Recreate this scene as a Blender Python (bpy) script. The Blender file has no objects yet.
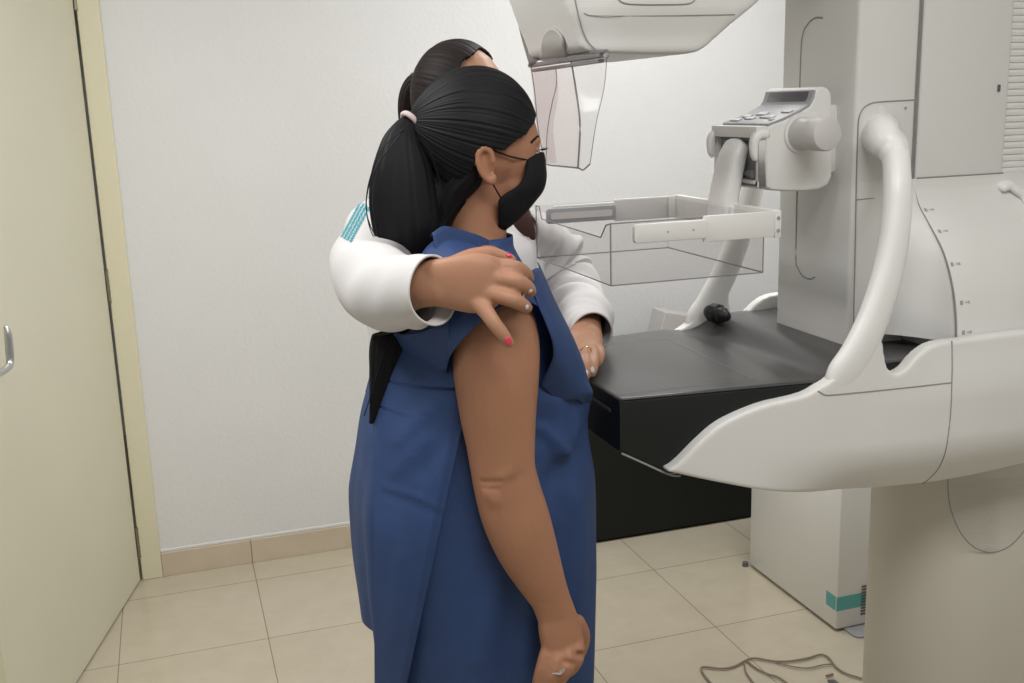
import bpy, bmesh, math, random
import numpy as np
from mathutils import Vector, Matrix
random.seed(7); np.random.seed(7)
PI = math.pi
SC = bpy.context.scene
COL = SC.collection

# ---------------------------------------------------------------- camera model
F = 1053.95
R = np.array([[0.94962313, 0.09685703, -0.29805137],
              [-0.31193538, 0.20046695, -0.9287138],
              [-0.03020302, 0.97490088, 0.22058119]])
CAM = np.array([0.0, 0.0, 1.5])
RT = [[float(R[j][i]) for j in range(3)] for i in range(3)]

def ray(px, py):
    return R @ np.array([px - 512.0, -(py - 341.5), -F])
def at(px, py, Y):
    r = ray(px, py); return Vector(CAM + r * (Y / r[1]))
def atx(px, py, X):
    r = ray(px, py); return Vector(CAM + r * (X / r[0]))
def atz(px, py, z):
    r = ray(px, py); return Vector(CAM + r * ((z - 1.5) / r[2]))
def proj(p):
    x, y, z = p[0], p[1], p[2] - 1.5
    a = RT[0][0] * x + RT[0][1] * y + RT[0][2] * z; b = RT[1][0] * x + RT[1][1] * y + RT[1][2] * z; c = -(RT[2][0] * x + RT[2][1] * y + RT[2][2] * z)
    return 512 + F * a / c, 341.5 - F * b / c
def ppm(p):                                   # metres per photo pixel at p
    c = R.T @ (np.array(p) - CAM); return -c[2] / F

# ---------------------------------------------------------------- materials
def lin(r, g, b):
    f = lambda v: v / 12.92 if v <= 0.04045 else ((v + 0.055) / 1.055) ** 2.4
    return (f(r / 255), f(g / 255), f(b / 255), 1)

def mat(name, col, rough=0.5, spec=0.5, metal=0.0, noise=0.0, nscale=20, bump=0.0, bscale=60, sss=0.0, coat=0.0, bdetail=4):
    m = bpy.data.materials.new(name); m.use_nodes = True
    nt = m.node_tree; b = nt.nodes['Principled BSDF']
    b.inputs['Base Color'].default_value = col
    b.inputs['Roughness'].default_value = rough
    b.inputs['Specular IOR Level'].default_value = spec
    b.inputs['Metallic'].default_value = metal
    b.inputs['Coat Weight'].default_value = coat
    if sss:
        b.inputs['Subsurface Weight'].default_value = sss
        b.inputs['Subsurface Radius'].default_value = (0.012, 0.005, 0.003)
        b.inputs['Subsurface Scale'].default_value = 1.0
    tc = nt.nodes.new('ShaderNodeTexCoord')
    if noise:
        n = nt.nodes.new('ShaderNodeTexNoise'); n.inputs['Scale'].default_value = nscale; n.inputs['Detail'].default_value = 5
        nt.links.new(tc.outputs['Object'], n.inputs['Vector'])
        cr = nt.nodes.new('ShaderNodeValToRGB')
        c = col
        cr.color_ramp.elements[0].color = tuple(max(0, v * (1 - noise)) for v in c[:3]) + (1,)
        cr.color_ramp.elements[1].color = tuple(min(1, v * (1 + noise)) for v in c[:3]) + (1,)
        cr.color_ramp.elements[0].position = 0.3; cr.color_ramp.elements[1].position = 0.7
        nt.links.new(n.outputs['Fac'], cr.inputs['Fac']); nt.links.new(cr.outputs['Color'], b.inputs['Base Color'])
    if bump:
        n2 = nt.nodes.new('ShaderNodeTexNoise'); n2.inputs['Scale'].default_value = bscale; n2.inputs['Detail'].default_value = bdetail
        nt.links.new(tc.outputs['Object'], n2.inputs['Vector'])
        bp = nt.nodes.new('ShaderNodeBump'); bp.inputs['Strength'].default_value = bump; bp.inputs['Distance'].default_value = 0.01
        nt.links.new(n2.outputs['Fac'], bp.inputs['Height']); nt.links.new(bp.outputs['Normal'], b.inputs['Normal'])
    return m

def clear_mat(name, tint, gloss=0.07, rough=0.05, opaque=0.0, ocol=(0.6, 0.6, 0.6, 1)):
    m = bpy.data.materials.new(name); m.use_nodes = True
    nt = m.node_tree; nt.nodes.clear()
    o = nt.nodes.new('ShaderNodeOutputMaterial')
    t = nt.nodes.new('ShaderNodeBsdfTransparent'); t.inputs['Color'].default_value = tint
    g = nt.nodes.new('ShaderNodeBsdfGlossy'); g.inputs['Roughness'].default_value = rough
    g.inputs['Color'].default_value = (0.9, 0.9, 0.9, 1)
    mx = nt.nodes.new('ShaderNodeMixShader'); mx.inputs['Fac'].default_value = gloss
    nt.links.new(t.outputs[0], mx.inputs[1]); nt.links.new(g.outputs[0], mx.inputs[2])
    last = mx
    if opaque:
        d = nt.nodes.new('ShaderNodeBsdfDiffuse'); d.inputs['Color'].default_value = ocol
        m2 = nt.nodes.new('ShaderNodeMixShader'); m2.inputs['Fac'].default_value = opaque
        nt.links.new(mx.outputs[0], m2.inputs[1]); nt.links.new(d.outputs[0], m2.inputs[2]); last = m2
    nt.links.new(last.outputs[0], o.inputs['Surface'])
    return m

def tile_mat():
    m = bpy.data.materials.new('floor_tile'); m.use_nodes = True
    nt = m.node_tree; b = nt.nodes['Principled BSDF']; L = nt.links
    b.inputs['Roughness'].default_value = 0.16; b.inputs['Specular IOR Level'].default_value = 0.45
    tc = nt.nodes.new('ShaderNodeTexCoord')
    mp = nt.nodes.new('ShaderNodeMapping')
    P = 0.4115
    # grout lines through X = 0.158 and Y = 2.902
    mp.inputs['Location'].default_value = (-(0.158 - 0 * P), -(2.902 - 7 * P), 0)
    L.new(tc.outputs['Object'], mp.inputs['Vector'])
    br = nt.nodes.new('ShaderNodeTexBrick')
    br.offset = 0.0; br.squash = 1.0
    br.inputs['Scale'].default_value = 1.0
    br.inputs['Brick Width'].default_value = P; br.inputs['Row Height'].default_value = P
    br.inputs['Mortar Size'].default_value = 0.0016; br.inputs['Mortar Smooth'].default_value = 0.25
    br.inputs['Bias'].default_value = 0
    br.inputs['Color1'].default_value = (1, 1, 1, 1); br.inputs['Color2'].default_value = (0.97, 0.97, 0.97, 1)
    br.inputs['Mortar'].default_value = (0.50, 0.46, 0.41, 1)
    L.new(mp.outputs[0], br.inputs['Vector'])
    n = nt.nodes.new('ShaderNodeTexNoise'); n.inputs['Scale'].default_value = 9; n.inputs['Detail'].default_value = 8
    n.inputs['Roughness'].default_value = 0.65
    L.new(tc.outputs['Object'], n.inputs['Vector'])
    cr = nt.nodes.new('ShaderNodeValToRGB')
    cr.color_ramp.elements[0].position = 0.3; cr.color_ramp.elements[1].position = 0.72
    cr.color_ramp.elements[0].color = FLOOR_A; cr.color_ramp.elements[1].color = FLOOR_B
    L.new(n.outputs['Fac'], cr.inputs['Fac'])
    mx = nt.nodes.new('ShaderNodeMix'); mx.data_type = 'RGBA'; mx.blend_type = 'MULTIPLY'; mx.inputs['Factor'].default_value = 1
    L.new(cr.outputs['Color'], mx.inputs[6]); L.new(br.outputs['Color'], mx.inputs[7])
    L.new(mx.outputs[2], b.inputs['Base Color'])
    bp = nt.nodes.new('ShaderNodeBump'); bp.inputs['Strength'].default_value = 0.25; bp.inputs['Distance'].default_value = 0.002
    bp.invert = True
    L.new(br.outputs['Fac'], bp.inputs['Height']); L.new(bp.outputs['Normal'], b.inputs['Normal'])
    return m

def hair_mat(name, col):
    m = bpy.data.materials.new(name); m.use_nodes = True
    nt = m.node_tree; b = nt.nodes['Principled BSDF']; L = nt.links
    b.inputs['Base Color'].default_value = col
    b.inputs['Roughness'].default_value = 0.58; b.inputs['Specular IOR Level'].default_value = 0.22
    return m

FLOOR_A = (0.50, 0.445, 0.345, 1); FLOOR_B = (0.555, 0.50, 0.395, 1)
M = dict(
    wall=mat('white_stucco_paint', (0.765, 0.767, 0.772, 1), 0.75, 0.2, noise=0.015, nscale=3, bump=0.15, bscale=75, bdetail=5),
    ceiling=mat('ceiling_paint', (0.85, 0.85, 0.83, 1), 0.8, 0.2),
    floor=tile_mat(),
    base=mat('beige_skirting_tile', (0.62, 0.53, 0.41, 1), 0.3, 0.45, noise=0.05, nscale=12),
    door=mat('cream_door_laminate', (0.74, 0.715, 0.565, 1), 0.45, 0.4, noise=0.015, nscale=4),
    jamb=mat('cream_door_frame_paint', (0.75, 0.71, 0.53, 1), 0.45, 0.4),
    steel=mat('brushed_steel', (0.55, 0.55, 0.55, 1), 0.28, metal=1.0),
    hinge=mat('dull_hinge_metal', (0.30, 0.27, 0.20, 1), 0.4, metal=0.8),
    gap=mat('dark_gap', (0.10, 0.085, 0.05, 1), 0.8),
    white=mat('machine_white_plastic', (0.82, 0.815, 0.79, 1), 0.38, 0.45, noise=0.008, nscale=5),
    white2=mat('machine_bright_white_plastic', (0.88, 0.88, 0.86, 1), 0.35, 0.45),
    grey=mat('machine_warm_grey_plastic', (0.76, 0.76, 0.735, 1), 0.42, 0.4),
    tan=mat('machine_base_panel', (0.70, 0.67, 0.58, 1), 0.45, 0.4, noise=0.01, nscale=4),
    midgrey=mat('console_grey_plastic', (0.36, 0.36, 0.38, 1), 0.45),
    lcd=mat('blank_display_glass', (0.12, 0.12, 0.135, 1), 0.2, 0.5),
    key=mat('pale_key_plastic', (0.62, 0.62, 0.64, 1), 0.5),
    knob=mat('warm_grey_knob_plastic', (0.62, 0.60, 0.59, 1), 0.45),
    seam=mat('panel_seam_shadow_gap', (0.30, 0.30, 0.29, 1), 0.8, 0.1),
    mark=mat('dark_print', (0.12, 0.12, 0.12, 1), 0.6),
    black=mat('black_machine_plastic', (0.010, 0.012, 0.011, 1), 0.42, 0.35, bump=0.03, bscale=300),
    carbon=mat('charcoal_carbon_top', (0.055, 0.055, 0.055, 1), 0.33, 0.6, noise=0.04, nscale=8),
    line=mat('pale_print_line', (0.22, 0.22, 0.215, 1), 0.4),
    blackbox=mat('matt_black_laminate', (0.009, 0.011, 0.009, 1), 0.6, 0.25),
    acry=clear_mat('clear_acrylic', (0.955, 0.95, 0.95, 1), 0.018, 0.15),
    acryp=clear_mat('clear_acrylic_warm', (0.93, 0.905, 0.905, 1), 0.015, 0.15),
    edge=clear_mat('acrylic_edge', (0.55, 0.53, 0.53, 1), 0.05, 0.2, 0.45, (0.42, 0.41, 0.42, 1)),
    tealtape=mat('teal_tape', (0.11, 0.42, 0.42, 1), 0.4),
    cable=mat('brown_grey_cable', (0.25, 0.19, 0.14, 1), 0.5),
    holder=mat('grey_frosted_plastic', (0.50, 0.485, 0.485, 1), 0.5),
    skin=mat('tan_skin', (0.42, 0.205, 0.120, 1), 0.5, 0.35, noise=0.05, nscale=14, bump=0.04, bscale=220, sss=0.06),
    skin2=mat('light_tan_skin', (0.46, 0.24, 0.15, 1), 0.48, 0.35, noise=0.05, nscale=16, bump=0.04, bscale=220, sss=0.06),
    hair=hair_mat('black_hair', (0.0085, 0.0085, 0.010, 1)),
    hair2=hair_mat('dark_brown_hair', (0.016, 0.011, 0.011, 1)),
    lock=hair_mat('reddish_brown_hair', (0.10, 0.050, 0.042, 1)),
    gown=mat('blue_nonwoven_gown', (0.029, 0.063, 0.175, 1), 0.62, 0.35, noise=0.05, nscale=30, bump=0.12, bscale=420),
    coat=mat('white_coat_cotton', (0.70, 0.69, 0.69, 1), 0.8, 0.2, bump=0.05, bscale=350),
    teal=mat('teal_embroidery', (0.07, 0.33, 0.40, 1), 0.7, 0.2),
    mask=mat('black_mask_fabric', (0.010, 0.011, 0.013, 1), 0.75, 0.2, bump=0.1, bscale=300),
    tie=mat('pale_pink_elastic', (0.62, 0.50, 0.50, 1), 0.7),
    pink=mat('pink_nail_varnish', (0.80, 0.06, 0.12, 1), 0.25, coat=0.5),
    palenail=mat('pearl_nail_varnish', (0.72, 0.66, 0.66, 1), 0.25, coat=0.4),
    darknail=mat('dark_nail_varnish', (0.03, 0.012, 0.03, 1), 0.25, coat=0.4),
    silver=mat('silver_ring_metal', (0.80, 0.78, 0.74, 1), 0.2, metal=1.0),
    gold=mat('gold_ring_metal', (0.85, 0.62, 0.32, 1), 0.22, metal=1.0),
    eye=mat('eye_white', (0.75, 0.73, 0.70, 1), 0.2),
    iris=mat('brown_iris', (0.03, 0.015, 0.008, 1), 0.15),
    lip=mat('lip_skin', (0.34, 0.12, 0.10, 1), 0.4),
    trouser=mat('navy_trousers', (0.02, 0.025, 0.045, 1), 0.8),
    shoe=mat('white_shoe_leather', (0.65, 0.64, 0.62, 1), 0.5),
    shoe2=mat('black_shoe_leather', (0.012, 0.012, 0.012, 1), 0.4),
    tab=mat('shield_tab_plastic', (0.54, 0.535, 0.52, 1), 0.45),
)

# ---------------------------------------------------------------- mesh helpers
def link(name, me, m=None, parent=None, smooth=True):
    o = bpy.data.objects.new(name, me); COL.objects.link(o)
    if m is not None: me.materials.append(m)
    if smooth is True: me.polygons.foreach_set('use_smooth', [True] * len(me.polygons))
    elif isinstance(smooth, (int, float)) and smooth is not False:
        bm = bmesh.new(); bm.from_mesh(me); a = math.radians(smooth)
        for f in bm.faces: f.smooth = True
        for e in bm.edges:
            if len(e.link_faces) == 2 and e.calc_face_angle(0) > a: e.smooth = False
        bm.to_mesh(me); bm.free()
    if parent is not None: o.parent = parent
    me.update()
    return o

def geo(parts):
    V, Fc = [], []
    for v, f in parts:
        n = len(V); V += [tuple(p) for p in v]; Fc += [tuple(i + n for i in q) for q in f]
    return V, Fc

def obj(name, parts, m, parent=None, smooth=35, bevel=0, seg=2, solid=0, fixn=True):
    if isinstance(parts, tuple): parts = [parts]
    V, Fc = geo(parts)
    me = bpy.data.meshes.new(name); me.from_pydata(V, [], Fc)
    if fixn or bevel:
        bm = bmesh.new(); bm.from_mesh(me)
        bmesh.ops.remove_doubles(bm, verts=bm.verts, dist=1e-6)
        if fixn: bmesh.ops.recalc_face_normals(bm, faces=bm.faces)
        if bevel:
            es = [e for e in bm.edges if len(e.link_faces) == 2 and e.calc_face_angle(0) > 0.5]
            bmesh.ops.bevel(bm, geom=es, offset=bevel, segments=seg, profile=0.5, affect='EDGES', clamp_overlap=True)
        bm.to_mesh(me); bm.free()
    o = link(name, me, m, parent, smooth)
    if solid:
        md = o.modifiers.new('thick', 'SOLIDIFY'); md.thickness = abs(solid); md.offset = -1 if solid > 0 else 1
    return o

def box(x0, x1, y0, y1, z0, z1):
    v = [(x, y, z) for x in (x0, x1) for y in (y0, y1) for z in (z0, z1)]
    f = [(0, 1, 3, 2), (4, 6, 7, 5), (0, 4, 5, 1), (2, 3, 7, 6), (0, 2, 6, 4), (1, 5, 7, 3)]
    return v, f

def loft(secs, caps=True, closed=True):
    n = len(secs[0]); V = [tuple(p) for s in secs for p in s]; Fc = []
    for i in range(len(secs) - 1):
        for j in range(n if closed else n - 1):
            k = (j + 1) % n
            Fc.append((i * n + j, i * n + k, (i + 1) * n + k, (i + 1) * n + j))
    if caps and closed:
        Fc.append(tuple(range(n - 1, -1, -1))); Fc.append(tuple((len(secs) - 1) * n + j for j in range(n)))
    return V, Fc

def cr(pts, k):                                # Catmull-Rom through vectors (any dimension)
    P = [np.array(p, float) for p in pts]
    if len(P) < 3:
        return [P[0] + (P[1] - P[0]) * i / k for i in range(k + 1)]
    P = [2 * P[0] - P[1]] + P + [2 * P[-1] - P[-2]]; out = []
    for i in range(1, len(P) - 2):
        for s in range(k):
            t = s / k; a, b, c, d = P[i - 1:i + 3]
            out.append(0.5 * (2 * b + (c - a) * t + (2 * a - 5 * b + 4 * c - d) * t * t + (3 * b - a - 3 * c + d) * t ** 3))
    out.append(P[-2]); return out

def tube(path, rad, n=16, k=4, up=(0, 0, 1), rnd=(False, False), power=2.0):
    """closed tube; rad items r or (r along up, r across)"""
    rr = [(r, r) if not isinstance(r, (tuple, list)) else r for r in rad]
    pts = cr([tuple(p) + tuple(r) for p, r in zip(path, rr)], k)
    C = [Vector(p[:3]) for p in pts]; Rd = [(max(1e-4, p[3]), max(1e-4, p[4])) for p in pts]
    secs = []; upv = Vector(up); last = None
    for i, c in enumerate(C):
        t = (C[min(i + 1, len(C) - 1)] - C[max(i - 1, 0)]).normalized()
        u = upv - t * upv.dot(t)
        if u.length < 0.05: u = last - t * last.dot(t) if last is not None else t.orthogonal()
        u.normalize(); last = u.copy(); w = t.cross(u)
        ring = []
        for j in range(n):
            a = 2 * PI * j / n; ca, sa = math.cos(a), math.sin(a)
            if power != 2.0:
                ca = math.copysign(abs(ca) ** (2 / power), ca); sa = math.copysign(abs(sa) ** (2 / power), sa)
            ring.append((u * ca * Rd[i][0], w * sa * Rd[i][1]))
        secs.append((c, ring, t))
    S = []
    def cap(i, sgn):
        c, ring, t = secs[i]; r = min(Rd[i]); out = []
        for a in (25, 50, 70, 84):
            a = math.radians(a)
            out.append([c + t * sgn * r * math.sin(a) + (x + y) * math.cos(a) for x, y in ring])
        return out
    if rnd[0]: S += cap(0, -1)[::-1]
    S += [[c + x + y for x, y in ring] for c, ring, t in secs]
    if rnd[1]: S += cap(-1, 1)
    return loft(S)

def ell(c, r, rot=None, nu=20, nv=12):
    V, Fc = [], []
    Mx = rot if rot is not None else Matrix.Identity(3)
    for i in range(1, nv):
        th = PI * i / nv
        for j in range(nu):
            ph = 2 * PI * j / nu
            V.append(tuple(Vector(c) + Mx @ Vector((r[0] * math.sin(th) * math.cos(ph), r[1] * math.sin(th) * math.sin(ph), r[2] * math.cos(th)))))
    for i in range(nv - 2):
        for j in range(nu):
            k = (j + 1) % nu
            Fc.append((i * nu + j, (i + 1) * nu + j, (i + 1) * nu + k, i * nu + k))
    V.append(tuple(Vector(c) + Mx @ Vector((0, 0, r[2])))); V.append(tuple(Vector(c) - Mx @ Vector((0, 0, r[2]))))
    t, b = len(V) - 2, len(V) - 1
    for j in range(nu):
        k = (j + 1) % nu
        Fc.append((t, j, k)); Fc.append((b, (nv - 2) * nu + k, (nv - 2) * nu + j))
    return V, Fc

def fuse(name, parts, voxel, smooth, m, parent=None, deform=None):
    """weld overlapping closed shapes into ONE continuous skin"""
    V, Fc = geo(parts)
    me = bpy.data.meshes.new(name + '_src'); me.from_pydata(V, [], Fc)
    bm = bmesh.new(); bm.from_mesh(me); bmesh.ops.recalc_face_normals(bm, faces=bm.faces); bm.to_mesh(me); bm.free()
    o = bpy.data.objects.new(name + '_src', me); COL.objects.link(o)
    md = o.modifiers.new('r', 'REMESH'); md.mode = 'VOXEL'; md.voxel_size = voxel
    if smooth:
        sm = o.modifiers.new('s', 'SMOOTH'); sm.factor = 0.5; sm.iterations = smooth
    dg = bpy.context.evaluated_depsgraph_get()
    me2 = bpy.data.meshes.new_from_object(o.evaluated_get(dg))
    bpy.data.objects.remove(o); bpy.data.meshes.remove(me)
    me2.name = name; me2.materials.clear()
    if deform:
        co = np.empty(len(me2.vertices) * 3); me2.vertices.foreach_get('co', co); co = co.reshape(-1, 3)
        co = deform(co); me2.vertices.foreach_set('co', co.ravel())
    return link(name, me2, m, parent, True)

def grid(rows, k1=4, k2=4):
    """smooth open sheet through a control net (rows of points)"""
    R1 = [cr(r, k1) for r in rows]
    n = len(R1[0])
    cols = [cr([r[j] for r in R1], k2) for j in range(n)]
    m = len(cols[0])
    V = [tuple(cols[j][i]) for i in range(m) for j in range(n)]
    Fc = [(i * n + j, i * n + j + 1, (i + 1) * n + j + 1, (i + 1) * n + j) for i in range(m - 1) for j in range(n - 1)]
    return V, Fc

def prism(poly, axis, a, b, fn=None):
    """extrude a 2-D polygon along an axis: 'y' takes (x, z), 'z' takes (x, y), 'x' takes (y, z)"""
    def p3(p, t):
        if axis == 'y': return (p[0], t, p[1])
        if axis == 'z': return (p[0], p[1], t)
        return (t, p[0], p[1])
    return loft([[p3(p, a) for p in poly], [p3(p, b) for p in poly]])

def rrect(x0, x1, y0, y1, r, n=4):
    out = []
    for cx, cy, a0 in ((x1 - r, y1 - r, 0), (x0 + r, y1 - r, 90), (x0 + r, y0 + r, 180), (x1 - r, y0 + r, 270)):
        for i in range(n + 1):
            a = math.radians(a0 + 90 * i / n); out.append((cx + r * math.cos(a), cy + r * math.sin(a)))
    return out

def empty(name, loc):
    o = bpy.data.objects.new(name, None); COL.objects.link(o); o.location = loc
    return o
def reparent(root):
    """children were modelled in world coordinates"""
    for c in root.children: c.matrix_parent_inverse = Matrix.Translation(-root.location)
def tag(o, label, cat, group=None):
    o['label'] = label; o['category'] = cat
    if group: o['group'] = group
    return o
def structure(o):
    o['kind'] = 'structure'; return o
def wire(name, pts, r, m, parent, k=3, n=6):
    return obj(name, tube(pts, [r] * len(pts), n=n, k=k), m, parent, True)

from mathutils.bvhtree import BVHTree
def skin_tree(o):
    me = o.data; return BVHTree.FromPolygons([v.co.copy() for v in me.vertices], [tuple(p.vertices) for p in me.polygons])
def hit(tree, px, py):
    """where the line through a photo point first meets a skin: (point, normal)"""
    r = tree.ray_cast(Vector(CAM), Vector(ray(px, py)).normalized()); return r[0], r[1]

# ================================================================ THE ROOM
WY = 3.468
XL, XR, YF, CH = -1.9, 3.1, -1.6, 2.45
structure(obj('floor', box(XL - .12, XR + .12, YF - .12, 5.3, -.06, 0), M['floor'], smooth=False))
structure(obj('ceiling', box(XL - .12, XR + .12, YF - .12, 5.3, CH, CH + .08), M['ceiling'], smooth=False))
DX0, DX1, DH = -1.265, -.133, 2.16            # wall opening incl. frame
structure(obj('wall_back', [box(DX1, XR, WY, WY + .12, 0, CH), box(XL, DX0, WY, WY + .12, 0, CH),
                            box(DX0, DX1, WY, WY + .12, DH, CH)], M['wall'], smooth=False))
structure(obj('wall_left', box(XL - .12, XL, YF - .12, 5.3, 0, CH), M['wall'], smooth=False))
structure(obj('wall_right', box(XR, XR + .12, YF - .12, 5.3, 0, CH), M['wall'], smooth=False))
structure(obj('wall_front', box(XL, XR, YF - .12, YF, 0, CH), M['wall'], smooth=False))
structure(obj('wall_corridor', box(XL, XR, 5.2, 5.3, 0, CH), M['wall'], smooth=False))
# skirting tiles with open joints, and the painted lip above them
bp, x = [], DX1
joints = [0.158 + .4115 * k for k in range(0, 8)] + [XR]
for j in joints:
    bp.append(box(x + .0008, j - .0008, WY - .011, WY, 0, .083)); x = j
structure(obj('baseboard_back', bp, M['base'], smooth=False, bevel=.0012, seg=1))
structure(obj('trim_2', box(DX1, XR, WY - .005, WY, .083, .094), M['wall'], smooth=False, bevel=.002, seg=1))
# door frame: two posts and the head
structure(obj('trim_1', [box(-.197, DX1, WY - .014, WY + .13, 0, DH), box(DX0, DX0 + .062, WY - .014, WY + .13, 0, DH),
                         box(DX0, DX1, WY - .014, WY + .13, DH - .062, DH)], M['jamb'], smooth=False, bevel=.003, seg=2))
# open door leaf
H = Vector((-.203, 3.452, 0)); dd = Vector((-.156, -.619, 0)).normalized(); nn = Vector((dd.y, -dd.x, 0))
if nn.x < 0: nn = -nn
def dpt(t, o, z): return H + dd * t + nn * o + Vector((0, 0, z))
def dbox(t0, t1, o0, o1, z0, z1):
    v, f = box(t0, t1, o0, o1, z0, z1); return [tuple(dpt(*p)) for p in v], f
door = structure(obj('door_1', dbox(.004, 1.033, -.042, 0.0, .006, 2.09), M['door'], smooth=False, bevel=.002, seg=2))
obj('edge_strip', dbox(1.0335, 1.0375, -.042, .0005, .006, 2.09), M['jamb'], door, False)
for z in (.135, .985, 1.855):
    hg = obj('hinge', [tube([dpt(-.004, .003, z - .05), dpt(-.004, .003, z + .05)], [.006, .006], n=12, k=2)] +
             [tube([dpt(-.004, .003, z + q - .0015), dpt(-.004, .003, z + q + .0015)], [.0072, .0072], n=12, k=1) for q in (-.05, -.017, .017, .05)],
             M['hinge'], door)
hd = obj('door_handle', [tube([dpt(1.011, 0, 0.952), dpt(1.011, .05, 0.952), dpt(0.996, .052, 0.952), dpt(0.936, .052, 0.952), dpt(0.906, .052, 0.957),
                               dpt(0.897, .052, 0.982), dpt(0.893, .052, 1.022), dpt(0.891, .05, 1.040)],
                              [.008, .008, .008, .008, .0085, .009, .0085, .006], n=14, k=5, rnd=(False, True), up=(0.3, 0.2, 1))], M['steel'], door)
obj('handle_plate', dbox(.985, 1.024, 0, .006, .86, 1.04), M['steel'], door, 35, bevel=.003)

# ================================================================ FLOOR-STANDING THINGS BEHIND THE MACHINE
# black cabinet against the back wall
cab = empty('black_cabinet', (1.72, 3.315, 0))
tag(cab, 'low matt black cabinet standing against the back wall under the machine table', 'cabinet')
obj('body', box(1.22, 2.22, 3.172, 3.44, .0, .645), M['blackbox'], cab, False, bevel=.003)
obj('top_panel', box(1.21, 2.23, 3.166, 3.45, .645, .662), M['blackbox'], cab, False, bevel=.003)
obj('door', box(1.23, 1.905, 3.162, 3.172, .012, .636), M['blackbox'], cab, False, bevel=.002)
obj('door', box(1.909, 2.21, 3.162, 3.172, .012, .636), M['blackbox'], cab, False, bevel=.002)
reparent(cab)
# grey frosted holder on the cabinet
hp = [(1.545, .662), (1.57, .752), (1.58, .789), (1.70, .762), (1.74, .748), (1.77, .662)]
hol = obj('plastic_panel', prism(hp, 'y', 3.20, 3.30), M['holder'], None, False, bevel=.004)
tag(hol, 'pale grey frosted plastic piece on the black cabinet, behind the far arm of the machine', 'panel')
# white equipment box with teal tape
gb = empty('equipment_cabinet', (1.93, 2.57, 0))
tag(gb, 'white equipment box with teal tape on its corner, on the floor behind the machine', 'equipment cabinet')
X0, X1, Y0, Y1, ZT = 1.692, 2.19, 2.337, 2.81, .60
obj('body', box(X0, X1, Y0, Y1, .008, ZT), M['white'], gb, 35, bevel=.006)
obj('base_frame', box(X0 + .012, X1 - .012, Y0 + .012, Y1 - .012, 0, .008), M['seam'], gb, False)
ft = rrect(X0 + .03, X0 + .30, Y0 - .055, Y0 + .03, .02, 5)
obj('foot_plate', prism(ft, 'z', 0.0, .0065), M['midgrey'], gb, 35, bevel=.002)
obj('foot_plate', prism(rrect(X0 + .03, X0 + .30, Y1 - .03, Y1 + .05, .02, 5), 'z', 0.0, .0065), M['midgrey'], gb, 35, bevel=.002)
obj('foot', tube([(X0 - .01, Y1 + .008, 0), (X0 - .01, Y1 + .008, .014)], [.011, .009], n=12, k=2), M['mark'], gb)
obj('tape_strip', [box(X0 - .0012, X0 - .0002, Y0 + .006, Y0 + .05, .066, .108), box(X0 - .0012, X0 + .16, Y0 - .0012, Y0 - .0002, .066, .108)],
    M['tealtape'], gb, False)
obj('vent_grille', [box(X0 + .080, X0 + .42, Y0 - .003, Y0 - .0013, z, z + .005) for z in [.040 + .0095 * i for i in range(10)]], M['mark'], gb, False)
reparent(gb)
# loose cable on the floor
def fl(*pts): return [Vector((p.x, p.y, .006)) for p in (atz(a, b, 0.006) for a, b in pts)]
cb = obj('floor_cable', [tube(fl((862, 678.5), (845, 673), (836, 667), (828, 657), (820, 654.5), (808, 658), (790, 661), (774, 661), (755, 658), (746, 660), (735, 666), (722, 668.5), (702, 667), (705, 676), (716, 688), (735, 705)), [.0027] * 16, n=8, k=5),
     tube(fl((746, 660), (756, 668), (768, 674), (778, 677), (790, 686), (800, 700), (812, 720)), [.0026] * 7, n=8, k=5),
     tube(fl((744, 661.5), (746, 672), (754, 684), (765, 705)), [.0023] * 4, n=8, k=5),
     tube(fl((774, 661), (790, 666), (808, 668), (822, 665), (832, 664)), [.0020] * 5, n=8, k=5),
     tube(fl((826, 676), (833, 674)), [.003, .003], n=8, k=3)], M['cable'])
tag(cb, 'thin brown cable lying in loose loops on the floor tiles', 'cable')
obj('plug', tube([atz(829, 681, .008), atz(834, 683, .008), atz(840, 688, .008)], [.004, .009, .007], n=10, k=3, rnd=(True, True)), M['mark'], cb)
# ================================================================ MAMMOGRAPHY MACHINE
YM = 1.70                                        # its middle plane
mach = empty('mammography_machine', (1.5, YM, 0))
tag(mach, 'tall white mammography machine with a black breast table and clear compression tray', 'mammography machine')
def mir(p): return Vector((p[0], 2 * YM - p[1], p[2]))
def mirror_geo(g): return [tuple(mir(p)) for p in g[0]], [tuple(reversed(q)) for q in g[1]]
def lerp(x, xs, ys): return float(np.interp(x, xs, ys))
def sms(t): t = min(1, max(0, t)); return t * t * (3 - 2 * t)

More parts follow.
